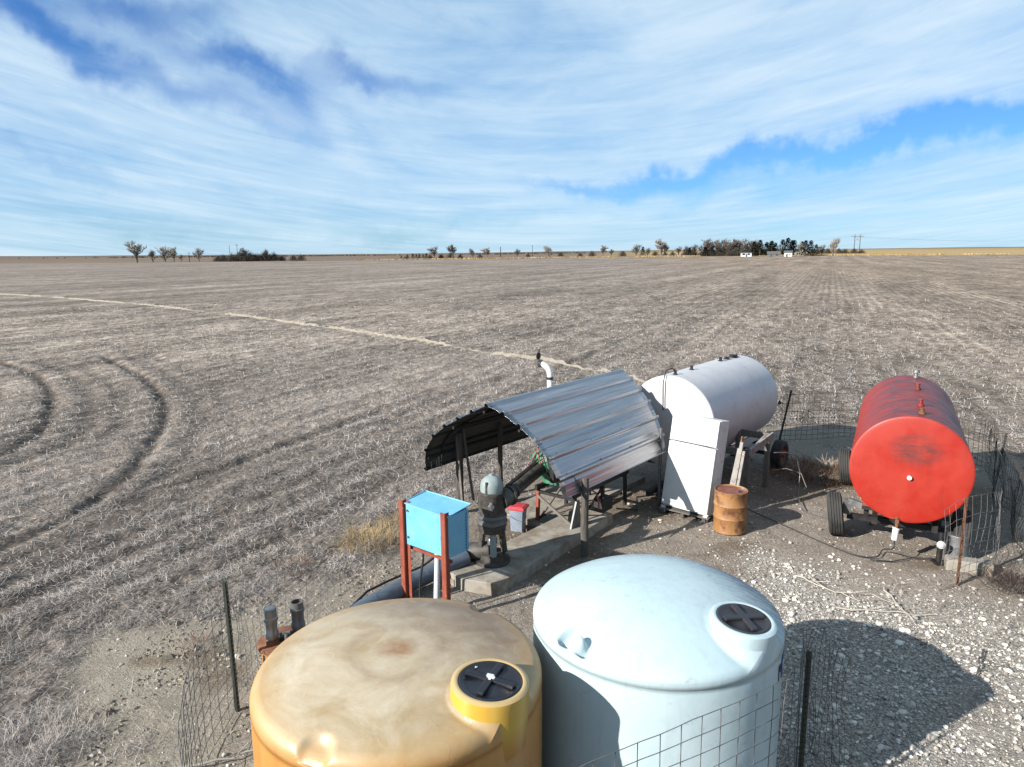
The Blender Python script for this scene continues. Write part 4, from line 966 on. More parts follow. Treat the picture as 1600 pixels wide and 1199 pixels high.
# ------------------------------------------------------------------ pump and right angle gear head
def pump():
    t = thing('irrigation_pump', W(7.72, -6.66, .17), RZ, 'vertical irrigation pump, oily black gear head with pale domed cap', 'pump'); t.scale = (1.12, 1.12, 1.05)
    m = MB(); m.lathe([(0, 0), (.24, 0), (.24, .05), (.17, .055), (.17, .14), (0, .14)], 32); m.build('base_plate', 'cast', t)
    for a in (45, 135, 225, 315):
        x, y = .125 * math.cos(R_(a)), .125 * math.sin(R_(a)); m = MB(); m.add([(x * (1.3 if z < .2 else 1.0) + dx, y * (1.3 if z < .2 else 1.0) + dy, z) for z in (.14, .50) for dx, dy in ((-.035, -.035), (.035, -.035), (.035, .035), (-.035, .035))], [(0, 3, 2, 1), (4, 5, 6, 7), (0, 1, 5, 4), (1, 2, 6, 5), (2, 3, 7, 6), (3, 0, 4, 7)])
        m.build('leg', 'teal' if a == 315 else 'cast', t, bevel=.012)
    m = MB(); m.cyl((0, 0, .14), (0, 0, .55), .035, n=14); m.lathe([(.06, .26), (.07, .28), (.07, .34), (.06, .36), (.035, .37)], 16); m.build('shaft', 'galv', t)
    m = MB(); m.lathe([(0, .46), (.15, .46), (.185, .48), (.19, .55), (.20, .56), (.20, .59)], 36); m.build('head_flange', 'cast', t)
    m = MB(); m.lathe([(.185, .59), (.205, .60), (.21, .62), (.205, .645), (.19, .655), (.19, .675), (.20, .685), (.205, .70), (.20, .725), (.185, .735), (.16, .74)], 40); m.build('flange_ring', 'greysteel', t)
    m = MB(); m.lathe([(.178, .73), (.18, .76), (.176, 1.02), (.18, 1.03), (.18, 1.07), (.155, 1.075)], 40); m.build('gear_body', 'cast', t)
    m = MB(); m.cyl((.10, .06, .92), (.12, .22, .96), .125, n=24); m.cyl((.12, .22, .96), (.125, .25, .962), .145, n=24); m.build('input_housing', 'cast', t)
    m = MB(); m.cyl((.10, -.12, .90), (.13, -.165, .90), .045, n=20); m.lathe([(.0, .0)], 3) if False else None; m.box((.115, -.145, .90), (.06, .05, .13), Matrix.Rotation(R_(-50), 3, 'Z')); m.build('inspection_cover', 'greysteel', t, bevel=.015)
    m = MB(); pr = [(.152, 1.07), (.154, 1.13)] + [(.152 * math.cos(R_(a)), 1.15 + .155 * math.sin(R_(a))) for a in range(6, 85, 9)] + [(.03, 1.306), (.03, 1.325), (0, 1.327)]
    m.lathe(pr, 40)
    m.build('dome_cap', 'teal', t)
    for a in (-78, 110):
        m = MB(); x, y = .152 * math.cos(R_(a)), .152 * math.sin(R_(a)); m.bar((x, y, 1.08), (x * .95, y * .95, 1.24), .022, .03, up=(x, y, 0)); m.build('cap_rib', 'cast', t)
    # discharge elbow and flange towards the pipe
    m = MB(); m.tube([(-.05, 0, .16), (-.12, -.05, .15), (-.24, -.12, .13), (-.34, -.18, .10)], .13, 20); m.cyl((-.335, -.18, .10), (-.37, -.20, .095), .18, n=24); m.cyl((-.38, -.205, .095), (-.415, -.225, .09), .18, n=24); m.build('discharge_elbow', 'cast', t)
    for k in range(8):
        m = MB(); a = 2 * math.pi * k / 8; d = Vector((-.035, -.02, 0)).normalized(); u = Vector((d.y, -d.x, 0)); c = Vector((-.33, -.18, .10)) + u * .155 * math.cos(a) + Vector((0, 0, 1)) * .155 * math.sin(a); m.cyl(c, c + d * .11, .013, n=6); m.build('bolt', 'greysteel', t)
pump()
def shaft_tube():
    t = thing('drive_shaft', W(8.02, -6.56, 1.19), RZ, 'black guard tube over the drive shaft from gear head to green engine', 'drive shaft')
    m = MB(); m.cyl((0, 0, -.01), (-.30, 1.22, .05), .098, n=28); m.cyl((-.01, .12, -.005), (-.012, .16, -.003), .102, n=28); m.build('guard_tube', 'cast', t)
    m = MB(); m.bar((-.09, .05, .09), (-.37, 1.15, .145), .06, .02); m.build('guard_strip', 'blacksteel', t)
shaft_tube()
def engine():
    t = thing('engine', W(9.30, -6.86, .15), RZ, 'green stationary engine with dark radiator under the ribbed roof', 'engine')
    m = MB(); m.lathe([(0, -.09), (.10, -.09), (.13, -.06), (.20, -.04), (.26, -.01), (.27, .06), (.26, .10), (0, .10)], 36, (0, 0, 1.14), 'Y'); m.build('flywheel_housing', 'green', t)
    for k in range(5):
        a = R_(k * 72 + 20); m = MB(); m.bar((.12 * math.cos(a), -.065, 1.14 + .12 * math.sin(a)), (.25 * math.cos(a), -.03, 1.14 + .25 * math.sin(a)), .03, .03, up=(0, 1, 0)); m.build('web', 'green', t)
    m = MB(); m.box((0, .62, 1.12), (.44, 1.0, .42)); m.box((0, .62, .84), (.30, .9, .22)); m.build('block', 'green', t, bevel=.03)
    for sx in (-1, 1):
        m = MB(); m.box((sx * .19, .62, 1.40), (.15, .85, .16), Matrix.Rotation(R_(sx * 35), 3, 'Y')); m.build('valve_cover', 'blacksteel', t, bevel=.03)
        m = MB(); m.tube([(sx * .28, .25, 1.25), (sx * .33, .3, 1.22), (sx * .33, .95, 1.22), (sx * .28, 1.05, 1.24)], .045, 12); m.build('manifold', 'rust', t)
    m = MB(); m.lathe([(0, 0), (.15, 0), (.16, .02), (.16, .09), (.14, .11), (0, .11)], 28, (0, .5, 1.50)); m.build('air_cleaner', 'black', t)
    m = MB(); m.box((0, 1.42, 1.22), (.80, .12, .85)); m.build('radiator', 'black', t, bevel=.015)
    m = MB(); m.lathe([(.34, -.10), (.36, -.10), (.36, .02), (.30, .02)], 32, (0, 1.32, 1.22), 'Y'); m.build('fan_shroud', 'blacksteel', t)
    m = MB(); m.lathe([(.0, 0), (.13, 0), (.14, .03), (.14, .20), (.11, .24), (0, .24)], 24, (-.02, -.02, 1.50)) if False else m.cyl((.02, -.10, 1.58), (.42, -.10, 1.58), .14, n=28); m.cyl((-.02, -.10, 1.58), (.02, -.10, 1.58), .10, n=24); m.build('canister', 'black', t)
    m = MB(); m.box((.28, -.04, 1.16), (.08, .22, .52)); m.build('control_panel', 'blacksteel', t, bevel=.01)
    random.seed(3)
    for k in range(9):
        x0 = random.uniform(-.2, .25); x1 = random.uniform(-.25, .3); m = MB()
        m.tube([(x0, -.05, 1.42), ((x0 + x1) / 2 + .04, -.16, 1.36 - random.uniform(0, .12)), (x1, -.13, 1.22 - random.uniform(0, .2)), (x1 + .05, .02, 1.05)], .009, 6); m.build('cable', 'cable' if k % 3 else 'hose_red', t)
    s = thing('engine_stand', W(9.75, -6.85, 0), RZ, 'dark steel angle-iron stand holding the green engine', 'engine stand')
    for x in (-.42, .36):
        m = MB(); m.bar((x, -.12, .70), (x, 1.75, .70), .05, .09); m.build('rail', 'blacksteel', s)
        for y in (-.05, .85, 1.65):
            m = MB(); m.bar((x, y, .66), (x * 1.04, y, .05), .055); m.build('leg', 'redpost' if (x < 0 and y < 0) else 'blacksteel', s)
        m = MB(); m.bar((x, 0, .1), (x, .85, .62), .03); m.build('brace', 'wood' if x < 0 else 'blacksteel', s)
    for y in (-.05, .85, 1.65):
        m = MB(); m.bar((-.42, y, .62), (.36, y, .62), .05); m.build('crossbar', 'blacksteel', s)
    m = MB(); m.bar((-.42, -.07, .55), (.34, -.07, .14), .03, .05); m.build('cross_brace', 'wood', s)
    m = MB(); m.bar((-.42, -.03, .12), (.36, -.03, .60), .028, .04); m.build('cross_brace', 'blacksteel', s)
    m = MB(); m.add([(.40, -.12, .05), (.40, .06, .05), (.43, .06, .05), (.43, -.12, .05), (.40, -.09, .62), (.40, 0, .62), (.43, 0, .62), (.43, -.09, .62), (.40, -.3, .05), (.43, -.3, .05)], [(0, 1, 2, 3), (4, 7, 6, 5), (0, 4, 5, 1), (1, 5, 6, 2), (2, 6, 7, 3), (8, 0, 4), (9, 7, 3), (8, 4, 7, 9), (8, 9, 3, 0)]); m.build('corner_foot', 'greysteel', s)
    b = thing('battery_box', W(10.65, -6.5, .17), RZ, 'black battery on the footing beside the engine stand', 'battery')
    m = MB(); m.box((0, 0, .12), (.2, .34, .24)); m.build('case', 'black', b, bevel=.01)
    
    for x in (-.05, .05): m = MB(); m.cyl((x, -.1, .24), (x, -.1, .27), .015, n=8); m.build('terminal', 'galv', b)
    m = MB(); p = [W(9.95, -6.40, .80), W(10.05, -6.28, .70), W(10.1, -6.25, .50), W(10.2, -6.32, .36), W(10.45, -6.45, .44)]; m.tube(p, .014, 8)
    tag(m.build('battery_lead', 'hose_red'), 'red lead hanging from the engine to the black battery', 'cable')
    m = MB(); p = [W(10.8, -6.3, .19), W(11.3, -6.15, .05), W(11.9, -6.5, .06), W(12.4, -6.2, .05), W(12.9, -6.4, .05)]; m.tube(p, .016, 6); tag(m.build('fuel_line', 'cable'), 'black fuel line on the soil from the engine pad to the white tank', 'hose')
engine()

# ------------------------------------------------------------------ pail
def pail():
    x, y = W(9.28, -7.40).xy; z = .0
    t = thing('pail', (x, y, z), R_(-20), 'square blue-grey plastic pail with a red lid, beside the pump', 'pail')
    m = MB(); n = 4; vs = []
    for (h, r) in ((0, .115), (.36, .135), (.365, .142), (.39, .142)):
        for k in range(16):
            a = 2 * math.pi * k / 16; q = max(abs(math.cos(a)), abs(math.sin(a))); f = (.55 / q + .45) * r * 1.02
            vs.append((f * math.cos(a), f * math.sin(a), h))
    fs = [(j * 16 + i, j * 16 + (i + 1) % 16, (j + 1) * 16 + (i + 1) % 16, (j + 1) * 16 + i) for j in range(3) for i in range(16)] + [tuple(range(16))[::-1], tuple(range(48, 64))]
    m.add(vs, fs, True); m.build('bucket', 'pail', t)
    m = MB(); m.box((0, 0, .42), (.31, .31, .045)); m.box((0, 0, .447), (.25, .25, .012)); m.build('lid', 'redlid', t, bevel=.014)
    m = MB(); m.tube([(.15, -.02, .33), (.17, -.06, .25), (.16, -.10, .18), (.14, -.13, .2), (.0, -.16, .24), (-.14, -.13, .3)], .004, 6); m.build('handle', 'galv', t)
pail()

# ------------------------------------------------------------------ blue control box on red posts
def blue_box():
    o = W(6.26, -6.56); t = thing('electrical_box', (o.x, o.y, 0), RZ, 'sky blue sheet-metal box held up between two red posts', 'electrical box')
    w, dpt, z0, z1 = .80, .40, .86, 1.44
    m = MB(); m.box((0, dpt / 2 + .0, (z0 + z1) / 2), (w, dpt, z1 - z0)); m.build('cabinet', 'blue', t, bevel=.008)
    m = MB()
    x0, x1, y0, y1 = -w / 2 - .035, w / 2 + .012, -.02, dpt + .03
    vs = [(x0, y0, z1 + .01), (x1, y0, z1 - .005), (x1, y1, z1 + .045), (x0, y1, z1 + .05)]
    m.add([(a, b, c) for a, b, c in vs] + [(a, b, c + .012) for a, b, c in vs], [(0, 3, 2, 1), (4, 5, 6, 7), (0, 1, 5, 4), (1, 2, 6, 5), (2, 3, 7, 6), (3, 0, 4, 7)])
    m.bar((x0, y1, z1 + .062), (x1, y1, z1 + .058), .014, .02); m.bar((x0, y0, z1 + .026), (x0, y1, z1 + .066), .012, .018); m.build('lid', 'blue', t, bevel=.004)
    m = MB(); m.box((w / 2 + .006, dpt - .035, (z0 + z1) / 2), (.012, .03, z1 - z0 - .02)); m.build('door_edge', 'blue', t)
    m = MB()
    for k in range(12): m.cyl((w / 2 + .01, dpt - .07, z0 + .05 + k * .043), (w / 2 + .016, dpt - .07, z0 + .05 + k * .043), .006, n=6)
    m.build('rivets', 'black', t)['kind'] = 'stuff'
    for x, dy in ((-.425, -.04), (.385, -.05)):
        p = MB()
        p.box((x - .03, dy, .74), (.075, .008, 1.52)); p.box((x + .01 - .0, dy + .036, .74), (.008, .07, 1.52))
        if x < 0: p.box((x + .075, dy + .05, .74), (.02, .008, 1.50)); p.box((x + .045, dy + .05, .74), (.05, .006, 1.50))
        p.build('post', 'redpost', t)
    for z in (1.36, .98):
        p = MB(); p.cyl((-.36, -.005, z), (-.36, -.03, z), .014, n=6); p.build('bolt', 'galv', t)
    p = MB(); p.box((.30, -.012, 1.12), (.035, .024, .09)); p.cyl((.30, -.02, 1.15), (.30, -.04, 1.15), .012, n=10); p.build('latch', 'galv', t, bevel=.003)
    p = MB(); p.bar((-.42, .06, .80), (.40, .06, .80), .03, .04); p.build('bracket', 'redpost', t)
    p = MB(); p.cyl((.12, .02, 0), (.10, .10, .87), .042, n=20); p.cyl((.10, .10, .80), (.10, .10, .86), .05, n=20); p.build('conduit', 'whitepvc', t)
    p = MB(); p.tube([(-.22, .15, .87), (-.24, .14, .6), (-.27, .10, .3), (-.30, .12, .0)], .016, 8); p.build('cable', 'cable', t)
    p = MB(); p.tube([(.26, .12, .87), (.25, .12, .5), (.25, .1, .0)], .010, 8); p.build('cable', 'cable', t)
blue_box()
def discharge_pipe():
    t = MB(); pts = [W(7.42, -6.93, .27), W(7.0, -7.06, .2), W(6.4, -7.13, .16), W(5.6, -7.13, .12), W(5.15, -7.10, .05), W(4.9, -7.08, -.10), W(4.8, -7.07, -.3)]
    t.tube(pts, .125, 28); o = t.build('discharge_pipe', 'bluepipe'); tag(o, 'thick blue-grey pipe running along the ground from the pump past the blue box', 'pipe')
    for k, pts in enumerate([[(-2.25, 9.0, .03), (-2.1, 9.5, .04), (-1.85, 9.85, .03), (-1.4, 10.3, .05), (-1.0, 10.6, .25)]]):
        m = MB(); m.tube([Vector(p) for p in pts], .018, 8); tag(m.build('ground_cable', 'cable'), 'black cable snaking over the bare soil left of the blue box', 'cable')
    m = MB(); m.box((0, 0, .05), (.55, .35, .1)); o = m.build('concrete_pad', 'concrete', None, (-1.02, 10.0, -.01), (0, 0, R_(-30)), bevel=.01); tag(o, 'small concrete pad behind the blue box and its pipe', 'concrete slab')
discharge_pipe()
# ------------------------------------------------------------------ rusty casing with two capped pipes
def casing():
    t = thing('rusty_casing', (-2.52, 7.22, 0), R_(20), 'rusty steel well casing with two grey pipe fittings behind the yellow tank', 'well head'); t.scale = (1.15, 1.15, 1.20)
    m = MB(); m.lathe([(.0, .50), (.25, .50), (.26, .49), (.26, .475), (.235, .47), (.235, .0)], 32); m.build('barrel', 'barrel', t)
    m = MB(); m.lathe([(0, .52), (.255, .52), (.27, .51), (.27, .495), (0, .495)], 32); m.build('top_plate', 'rust', t)
    for x, y, hh, mt in ((-.13, -.03, .34, 'galv'), (.12, .06, .32, 'greysteel')):
        m = MB(); m.lathe([(.05, .52), (.05, .58), (.066, .585), (.066, .63), (.058, .64), (.058, .74), (.068, .745), (.068, .775), (.06, .78), (.06, .52 + hh), (.05, .52 + hh)], 20, (x, y, 0)); m.build('fitting', mt, t)
        m = MB(); m.lathe([(0, .52 + hh - (.0 if mt == 'galv' else .03)), (.055, .52 + hh - (.0 if mt == 'galv' else .03))], 20, (x, y, 0)); m.build('cap', mt if mt == 'galv' else 'rust', t)
        m = MB(); m.cyl((x, y, .52), (x, y, .56), .065, n=20); m.build('collar', 'rust', t)
    m = MB(); m.cyl((.0, -.12, .52), (.0, -.12, .64), .018, n=10); m.bar((-.035, -.12, .64), (.035, -.12, .64), .02); m.build('petcock', 'galv', t)
    m = MB(); m.box((.03, .02, .54), (.18, .10, .03)); m.build('strap', 'black', t)
casing()

# ------------------------------------------------------------------ leaning white refrigerator, pallet, boards, barrel
def fridge():
    t = thing('refrigerator', W(11.62, -5.38, 0), RZ - R_(1), 'old white two-door refrigerator leaning back on a pallet beside the shelter', 'refrigerator')
    lean = Matrix.Rotation(R_(-9.5), 3, 'X') @ Matrix.Rotation(R_(1.5), 3, 'Y'); e = lean.to_euler()
    w, dp, z0, z1 = .93, .37, .12, 1.86; zs = 1.36
    m = MB(); m.box((0, dp / 2 + .03, (z0 + z1) / 2), (w, dp, z1 - z0)); m.build('cabinet', 'whitepaint', t, rot=e, bevel=.012)
    m = MB(); m.box((0, -.005, (z0 + .03 + zs) / 2), (w - .01, .055, zs - z0 - .04)); m.build('lower_door', 'whitepaint', t, rot=e, bevel=.012)
    m = MB(); m.box((0, -.005, (zs + z1) / 2 + .005), (w - .01, .055, z1 - zs - .02)); m.build('freezer_door', 'whitepaint', t, rot=e, bevel=.012)
    m = MB(); m.bar((-.49, -.01, zs + .02), (.465, -.036, zs - .006), .010, .016); m.build('seam_strap', 'seam', t, rot=e)
    m = MB(); m.box((-w / 2 - .006, .03, 1.6), (.014, .03, .42)); m.box((-w / 2 - .006, .03, .8), (.012, .02, .9)); m.build('hinge_side', 'seam', t, rot=e)
    m = MB(); m.box((0, .04, .08), (w - .12, .03, .07)); m.build('kick_grille', 'black', t, rot=e)
    for x in (-.42, .42):
        m = MB(); m.box((x, .02, .06), (.08, .06, .12)); m.build('foot', 'whitepaint', t, rot=e)
    p = thing('pallet', W(11.62, -5.38, 0), RZ, 'broken timber pallet under the leaning white refrigerator', 'pallet')
    for y in (.02, .2, .4):
        m = MB(); m.box((0, y, .075), (1.0, .09, .018)); m.build('plank', 'wood', p)
    for x in (-.42, 0, .42):
        m = MB(); m.box((x, .2, .033), (.06, .5, .064)); m.build('bearer', 'darkpole', p)
fridge()
def boards():
    for k, (x, w, top, lb) in enumerate(((0, .05, 1.30, 'left one of the pale boards leaning between refrigerator and drum'), (.075, .06, 1.42, 'tallest of the pale boards leaning between refrigerator and drum'), (.15, .05, 1.26, 'right one of the pale boards leaning between refrigerator and drum'))):
        m = MB(); a = W(12.02, -4.76 + x, .02); b = W(12.22, -4.62 + x * .6, top); m.bar(a, b, w, .035, up=(E1[0], E1[1], 0)); o = m.build('board', 'timber', bevel=.004); tag(o, lb, 'board', 'pale boards behind the drum')
    m = MB(); m.cyl(W(12.2, -4.60, 1.20), W(12.24, -4.585, 1.52), .016, n=10); o = m.build('brass_pipe_end', 'barrel'); tag(o, 'short brassy pipe end sticking up from the pale boards', 'pipe')
boards()
def drum():
    p = W(11.55, -4.47); t = thing('oil_drum', p, 0, 'ochre steel drum with a rusty top standing beside the refrigerator', 'drum')
    R = .275; H = .735
    pr = [(0, 0), (R - .005, 0), (R + .004, .01), (R, .025)]
    for z in (.26, .49): pr += [(R, z - .03), (R + .014, z), (R, z + .03)]
    pr += [(R, H - .03), (R + .006, H - .012), (R + .006, H), (R - .004, H + .003), (R - .010, H - .004), (R - .012, H - .02)]
    m = MB(); m.lathe(pr, 48); m.build('body', 'barrel', t)
    m = MB(); m.lathe([(R - .011, H - .019), (R - .03, H - .022), (0, H - .018)], 48); m.build('top', 'barreltop', t)
    m = MB(); m.cyl((.12, -.08, H - .02), (.12, -.08, H - .002), .032, n=16); m.build('bung', 'black', t)
drum()
def stand():
    t = thing('timber_stand', W(13.0, -5.22, 0), RZ, 'grey weathered timber frame standing at the white tank behind the drum', 'timber stand')
    Lg = [((.42, .15), 1.05), ((-.2, .15), .95), ((.42, 1.25), 1.1), ((-.2, 1.25), 1.1)]
    for (x, y), h in Lg:
        m = MB(); m.box((x, y, h / 2), (.09, .09, h)); m.build('post', 'wood', t, bevel=.006)
    for (a, b) in (((.42, .08, .98), (-.30, .08, .98)), ((.47, .1, .55), (-.3, .1, .55)), ((.42, 1.33, 1.05), (-.3, 1.33, 1.05)), ((.48, .1, 1.0), (.48, 1.35, 1.08)), ((-.27, .1, .93), (-.27, 1.35, 1.05)), ((.36, -.25, .75), (.36, 1.2, 1.02)), ((-.05, -.2, .25), (.4, .12, .28))):
        m = MB(); m.bar(a, b, .04, .14); m.build('plank', 'wood' if b[1] < 1.19 or a[1] > 1 else 'timber', t, bevel=.004)
    m = MB(); m.tube([W(13.3, -4.35, 1.02), W(13.6, -4.2, .98), W(13.9, -4.1, .8), W(14.0, -4.05, .5), W(13.8, -4.0, .05), W(13.2, -3.7, .03), W(13.0, -3.0, .03)], .010, 6)
    tag(m.build('hose', 'galv'), 'thin grey hose drooping from the timber stand to the ground', 'hose')
    m = MB(); m.tube([W(13.45, -4.42, .62), W(13.6, -4.2, .66), W(13.72, -3.95, .58), W(13.6, -3.8, .36)], .009, 6); tag(m.build('rope', 'wood'), 'pale stiff rope curling out from the timber stand', 'rope')
stand()
def hoses():
    th = R_(28); a1 = Vector((math.sin(th), math.cos(th), 0)); a2 = Vector((a1.y, -a1.x, 0)); c = a1 * 12.1 + a2 * .47
    v = c + a2 * -.125 + a1 * -.12 + Vector((0, 0, .38))
    pts = [v, v + Vector((-.05, -.08, -.12)), Vector((5.95, 10.75, .06)), Vector((5.75, 10.55, .03)), Vector((5.45, 10.62, .03)), Vector((5.15, 11.1, .03)), Vector((4.6, 12.3, .03)), Vector((4.3, 12.9, .03)), Vector((3.9, 13.3, .04))]
    from mathutils import geometry
    out = []
    for i in range(len(pts) - 1):
        p0 = pts[max(i - 1, 0)]; p1 = pts[i]; p2 = pts[i + 1]; p3 = pts[min(i + 2, len(pts) - 1)]
        for k in range(8):
            t = k / 8; out.append(.5 * ((2 * p1) + (p2 - p0) * t + (2 * p0 - 5 * p1 + 4 * p2 - p3) * t * t + (3 * p1 - p0 - 3 * p2 + p3) * t ** 3))
    m = MB(); m.tube(out, .010, 6); tag(m.build('fuel_hose', 'cable'), 'thin black hose drooping from the white filter of the red tank across the yard', 'hose')
    pts = [Vector(p) for p in ((5.6, 10.45, .025), (5.9, 10.38, .025), (6.3, 10.5, .03), (6.62, 10.42, .05))]
    m = MB(); m.tube(pts, .009, 6); tag(m.build('ground_hose', 'cable'), 'short black hose end lying towards the jack stand', 'hose')
hoses()

# ------------------------------------------------------------------ fences
def fence(name, path, hgt, label, mat='wire', vs=.15, rows=(0, .10, .2, .32, .46, .62, .80, 1.0), r=.0022, posts=(), lean=None, jit=.012, zb=.03, wav=.16):
    P = np.array(path, float); d = np.r_[0, np.cumsum(np.hypot(*np.diff(P[:, :2], axis=0).T))]; tot = d[-1]
    # smooth path
    q = np.arange(0, tot, .05); X = np.interp(q, d, P[:, 0]); Y = np.interp(q, d, P[:, 1]); Hh = np.interp(q, d, P[:, 2] if P.shape[1] > 2 else np.full(len(P), hgt))
    k = np.ones(9) / 9
    def smo(a): return np.convolve(np.pad(a, 4, 'edge'), k, 'valid')
    X, Y, Hh = smo(X), smo(Y), smo(Hh)
    t = thing(name, (X[0], Y[0], 0), 0, label, 'fence'); ox, oy = X[0], Y[0]
    nx = -np.gradient(Y); ny = np.gradient(X); l = np.hypot(nx, ny); nx /= l; ny /= l
    sd = int(abs(X[0]) * 97) % 1000
    def pos(qq, f):
        x = np.interp(qq, q, X); y = np.interp(qq, q, Y); h = np.interp(qq, q, Hh); a = np.interp(qq, q, nx); b = np.interp(qq, q, ny)
        w = (fbm(np.array([qq * 1.6]), np.array([f * 1.5]), 2, sd)[0] - .5) * wav * (.35 + f) + ((lean or 0) * f)
        jz = (fbm(np.array([qq * 2.2]), np.array([f * 3]), 2, sd + 9)[0] - .5) * jit * 3
        jx = (fbm(np.array([qq * 3.2]), np.array([f * 4]), 2, sd + 19)[0] - .5) * jit * 3
        return Vector((x + a * w + jx - ox, y + b * w - oy, zb + h * f + jz))
    m = MB()
    for q0 in np.arange(0, tot, vs): m.tube([pos(q0, f) for f in np.linspace(0, 1.0, 7)], r, 4, False)
    for f in rows: m.tube([pos(q0, f) for q0 in np.arange(0, tot, .15)], r * 1.1, 4, False)
    m.build('wire_mesh', mat, t, merge=False)
    return t
def tpost(x, y, top, mat, label, lean=(0, 0), rust=False, parent=None, w=.038):
    t = thing('steel_post', (x, y, 0), 0, label, 'fence post')
    m = MB(); m.bar((0, 0, -.05), (lean[0], lean[1], top), w, w * .28, up=(0, 1, 0)); m.bar((0, .012, -.05), (lean[0], lean[1] + .012, top), w * .28, w, up=(0, 1, 0)); m.build('shaft', mat, t)
    st_ = MB()
    for k in range(int(top / .055)):
        f = k * .055 / top; st_.box((lean[0] * f, lean[1] * f - .016, f * top), (w * .45, .012, .012))
    st_.build('studs', mat, t)['kind'] = 'stuff'
    return t
tpost(-2.97, 6.86, 1.47, 'tpost', 'dark green steel post at the left corner, near the yellow tank', (-.02, 0), w=.05)
tpost(2.50, 5.50, 1.46, 'tpost', 'black steel post in shadow just right of the pale blue tank', (.0, 0), w=.045)
tpost(6.46, 9.63, 1.33, 'rust', 'rusty brown steel post in front of the red tank', (0, .0), w=.036)
tpost(6.84, 17.65, 1.30, 'tpost', 'leaning black steel post behind the white tank wheel', (.30, .15), w=.05)
tpost(9.38, 13.25, 1.35, 'darkpole', 'crooked dark stake in the bunched mesh right of the red tank', (.06, -.1), w=.04)
def Lw(s, t): p = W(s, t); return (p.x, p.y)
fence('wire_fence', [(*p, 1.2) for p in [(-2.97, 6.86), (-2.92, 7.9), Lw(5.2, -7.6), Lw(6.5, -8.0), Lw(9.3, -8.9), Lw(12, -9.2), Lw(15, -8.6), (6.84, 17.65)]], 1.2,
      'wire mesh fence along the field edge behind the pump and shelter', r=.0024)
fence('wire_fence', [(*p, 1.18) for p in [(6.84, 17.65), (8.7, 17.9), (10.2, 17.0), (10.5, 15.2), (9.9, 14.0), (9.38, 13.25)]], 1.2,
      'dark wire mesh fence looping behind the red tank', 'darkwire', r=.0045, vs=.15)
fence('wire_fence', [(9.38, 13.25, 1.35), (8.75, 12.3, 1.25), (8.05, 11.2, 1.15), (7.65, 10.5, 1.1), (7.2, 9.95, 1.25), (6.46, 9.62, 1.30), (6.0, 9.42, 1.18)], 1.2,
      'crumpled wire mesh fence with a loose end, right of the red tank', 'wire', r=.0032, jit=.03)
fence('wire_fence', [(9.45, 13.2, 1.0), (8.9, 12.0, 1.15), (8.2, 10.9, 1.1), (7.9, 10.2, .75)], 1.1,
      'bunched dark wire mesh doubled over behind the crumpled fence', 'darkwire', r=.0042, vs=.10, jit=.05)
fence('wire_fence', [(-2.97, 6.86, 1.33), (-3.0, 6.2, 1.2), (-2.86, 5.6, 1.15), (-2.6, 4.9, 1.1), (-2.25, 4.3, 1.1), (-1.7, 3.8, 1.1), (-.9, 3.5, 1.2), (-.3, 3.7, 1.36), (.41, 4.12, 1.46), (1.11, 4.49, 1.46), (1.60, 4.74, 1.46), (2.08, 5.0, 1.46), (2.45, 5.44, 1.46), (2.62, 5.9, 1.4)], 1.2,
      'wire mesh fence curving in front of the two plastic tanks', 'wire', r=.0036, zb=.02, wav=.03, vs=.19, rows=(0, .12, .24, .36, .47, .58, .69, .795, .90, 1.0))
fence('wire_fence', [(2.62, 5.9, 1.4), (2.85, 6.2, 1.3), (2.95, 6.1, 1.3), (2.9, 5.8, 1.3), (2.98, 5.5, 1.25)], 1.2,
      'loose curled end of wire mesh beside the black post', 'darkwire', r=.0022, vs=.09, jit=.04)

# ------------------------------------------------------------------ dry grass tufts and weeds
def tuft(x, y, n, rad, hgt, mat, name, label, cat='grass tuft', flat=.6, w=.004, seed=1, tmax=1.4):
    g = np.random.default_rng(seed); a = g.uniform(0, 2 * math.pi, n); rr = rad * np.sqrt(g.uniform(0, 1, n))
    px = x + rr * np.cos(a); py = y + rr * np.sin(a); pz = ground_h(px, py)
    L = hgt * g.uniform(.5, 1.2, n); tilt = g.uniform(flat * .3, tmax, n)
    o = strands(name, px, py, pz + g.uniform(0, hgt * .25, n), L, np.full(n, w), tilt, a + g.normal(0, .9, n), g.uniform(-.7, .7, n), g.uniform(0, 1, n), mat)
    return tag(o, label, cat)
tuft(-2.42, 11.3, 1100, .50, .26, 'goldgrass', 'dry_grass', 'golden dry grass clump at the fence, left of the blue box')
tuft(-1.95, 12.1, 700, .42, .24, 'goldgrass', 'dry_grass', 'smaller golden grass clump behind the red post of the blue box', seed=2)
tuft(-3.4, 10.3, 260, .30, .2, 'redgrass', 'dry_grass', 'brown dry weed clump at the fence foot, left of the golden grass', seed=3)
tuft(6.55, 14.9, 2600, .95, .24, 'redgrass', 'dry_grass', 'reddish dry grass in shade between the white and red tanks', seed=4, w=.006)
tuft(7.0, 15.15, 70, .10, .34, 'cobweb', 'dry_grass', 'pale spiky dry weed standing in the reddish shaded grass', seed=5, w=.01)
tuft(7.15, 9.5, 420, .30, .34, 'blackweed', 'dry_weed', 'black dead weed under the crumpled mesh in front of the red tank', 'weed', seed=6, w=.005)
tuft(-3.9, 8.1, 160, .22, .16, 'redgrass', 'dry_weed', 'brown tangled weed on the bare soil left of the corner post', 'weed', seed=7)
tuft(-4.75, 6.3, 700, .6, .18, 'straw', 'dry_weed', 'grey straw tangle on the soil at the lower left corner', 'weed', seed=8)
tuft(5.9, 8.9, 600, .9, .22, 'cobweb', 'dry_weed', 'scattered pale stalks on the gravel in front of the red tank', 'weed', flat=.0, seed=9, tmax=.22)
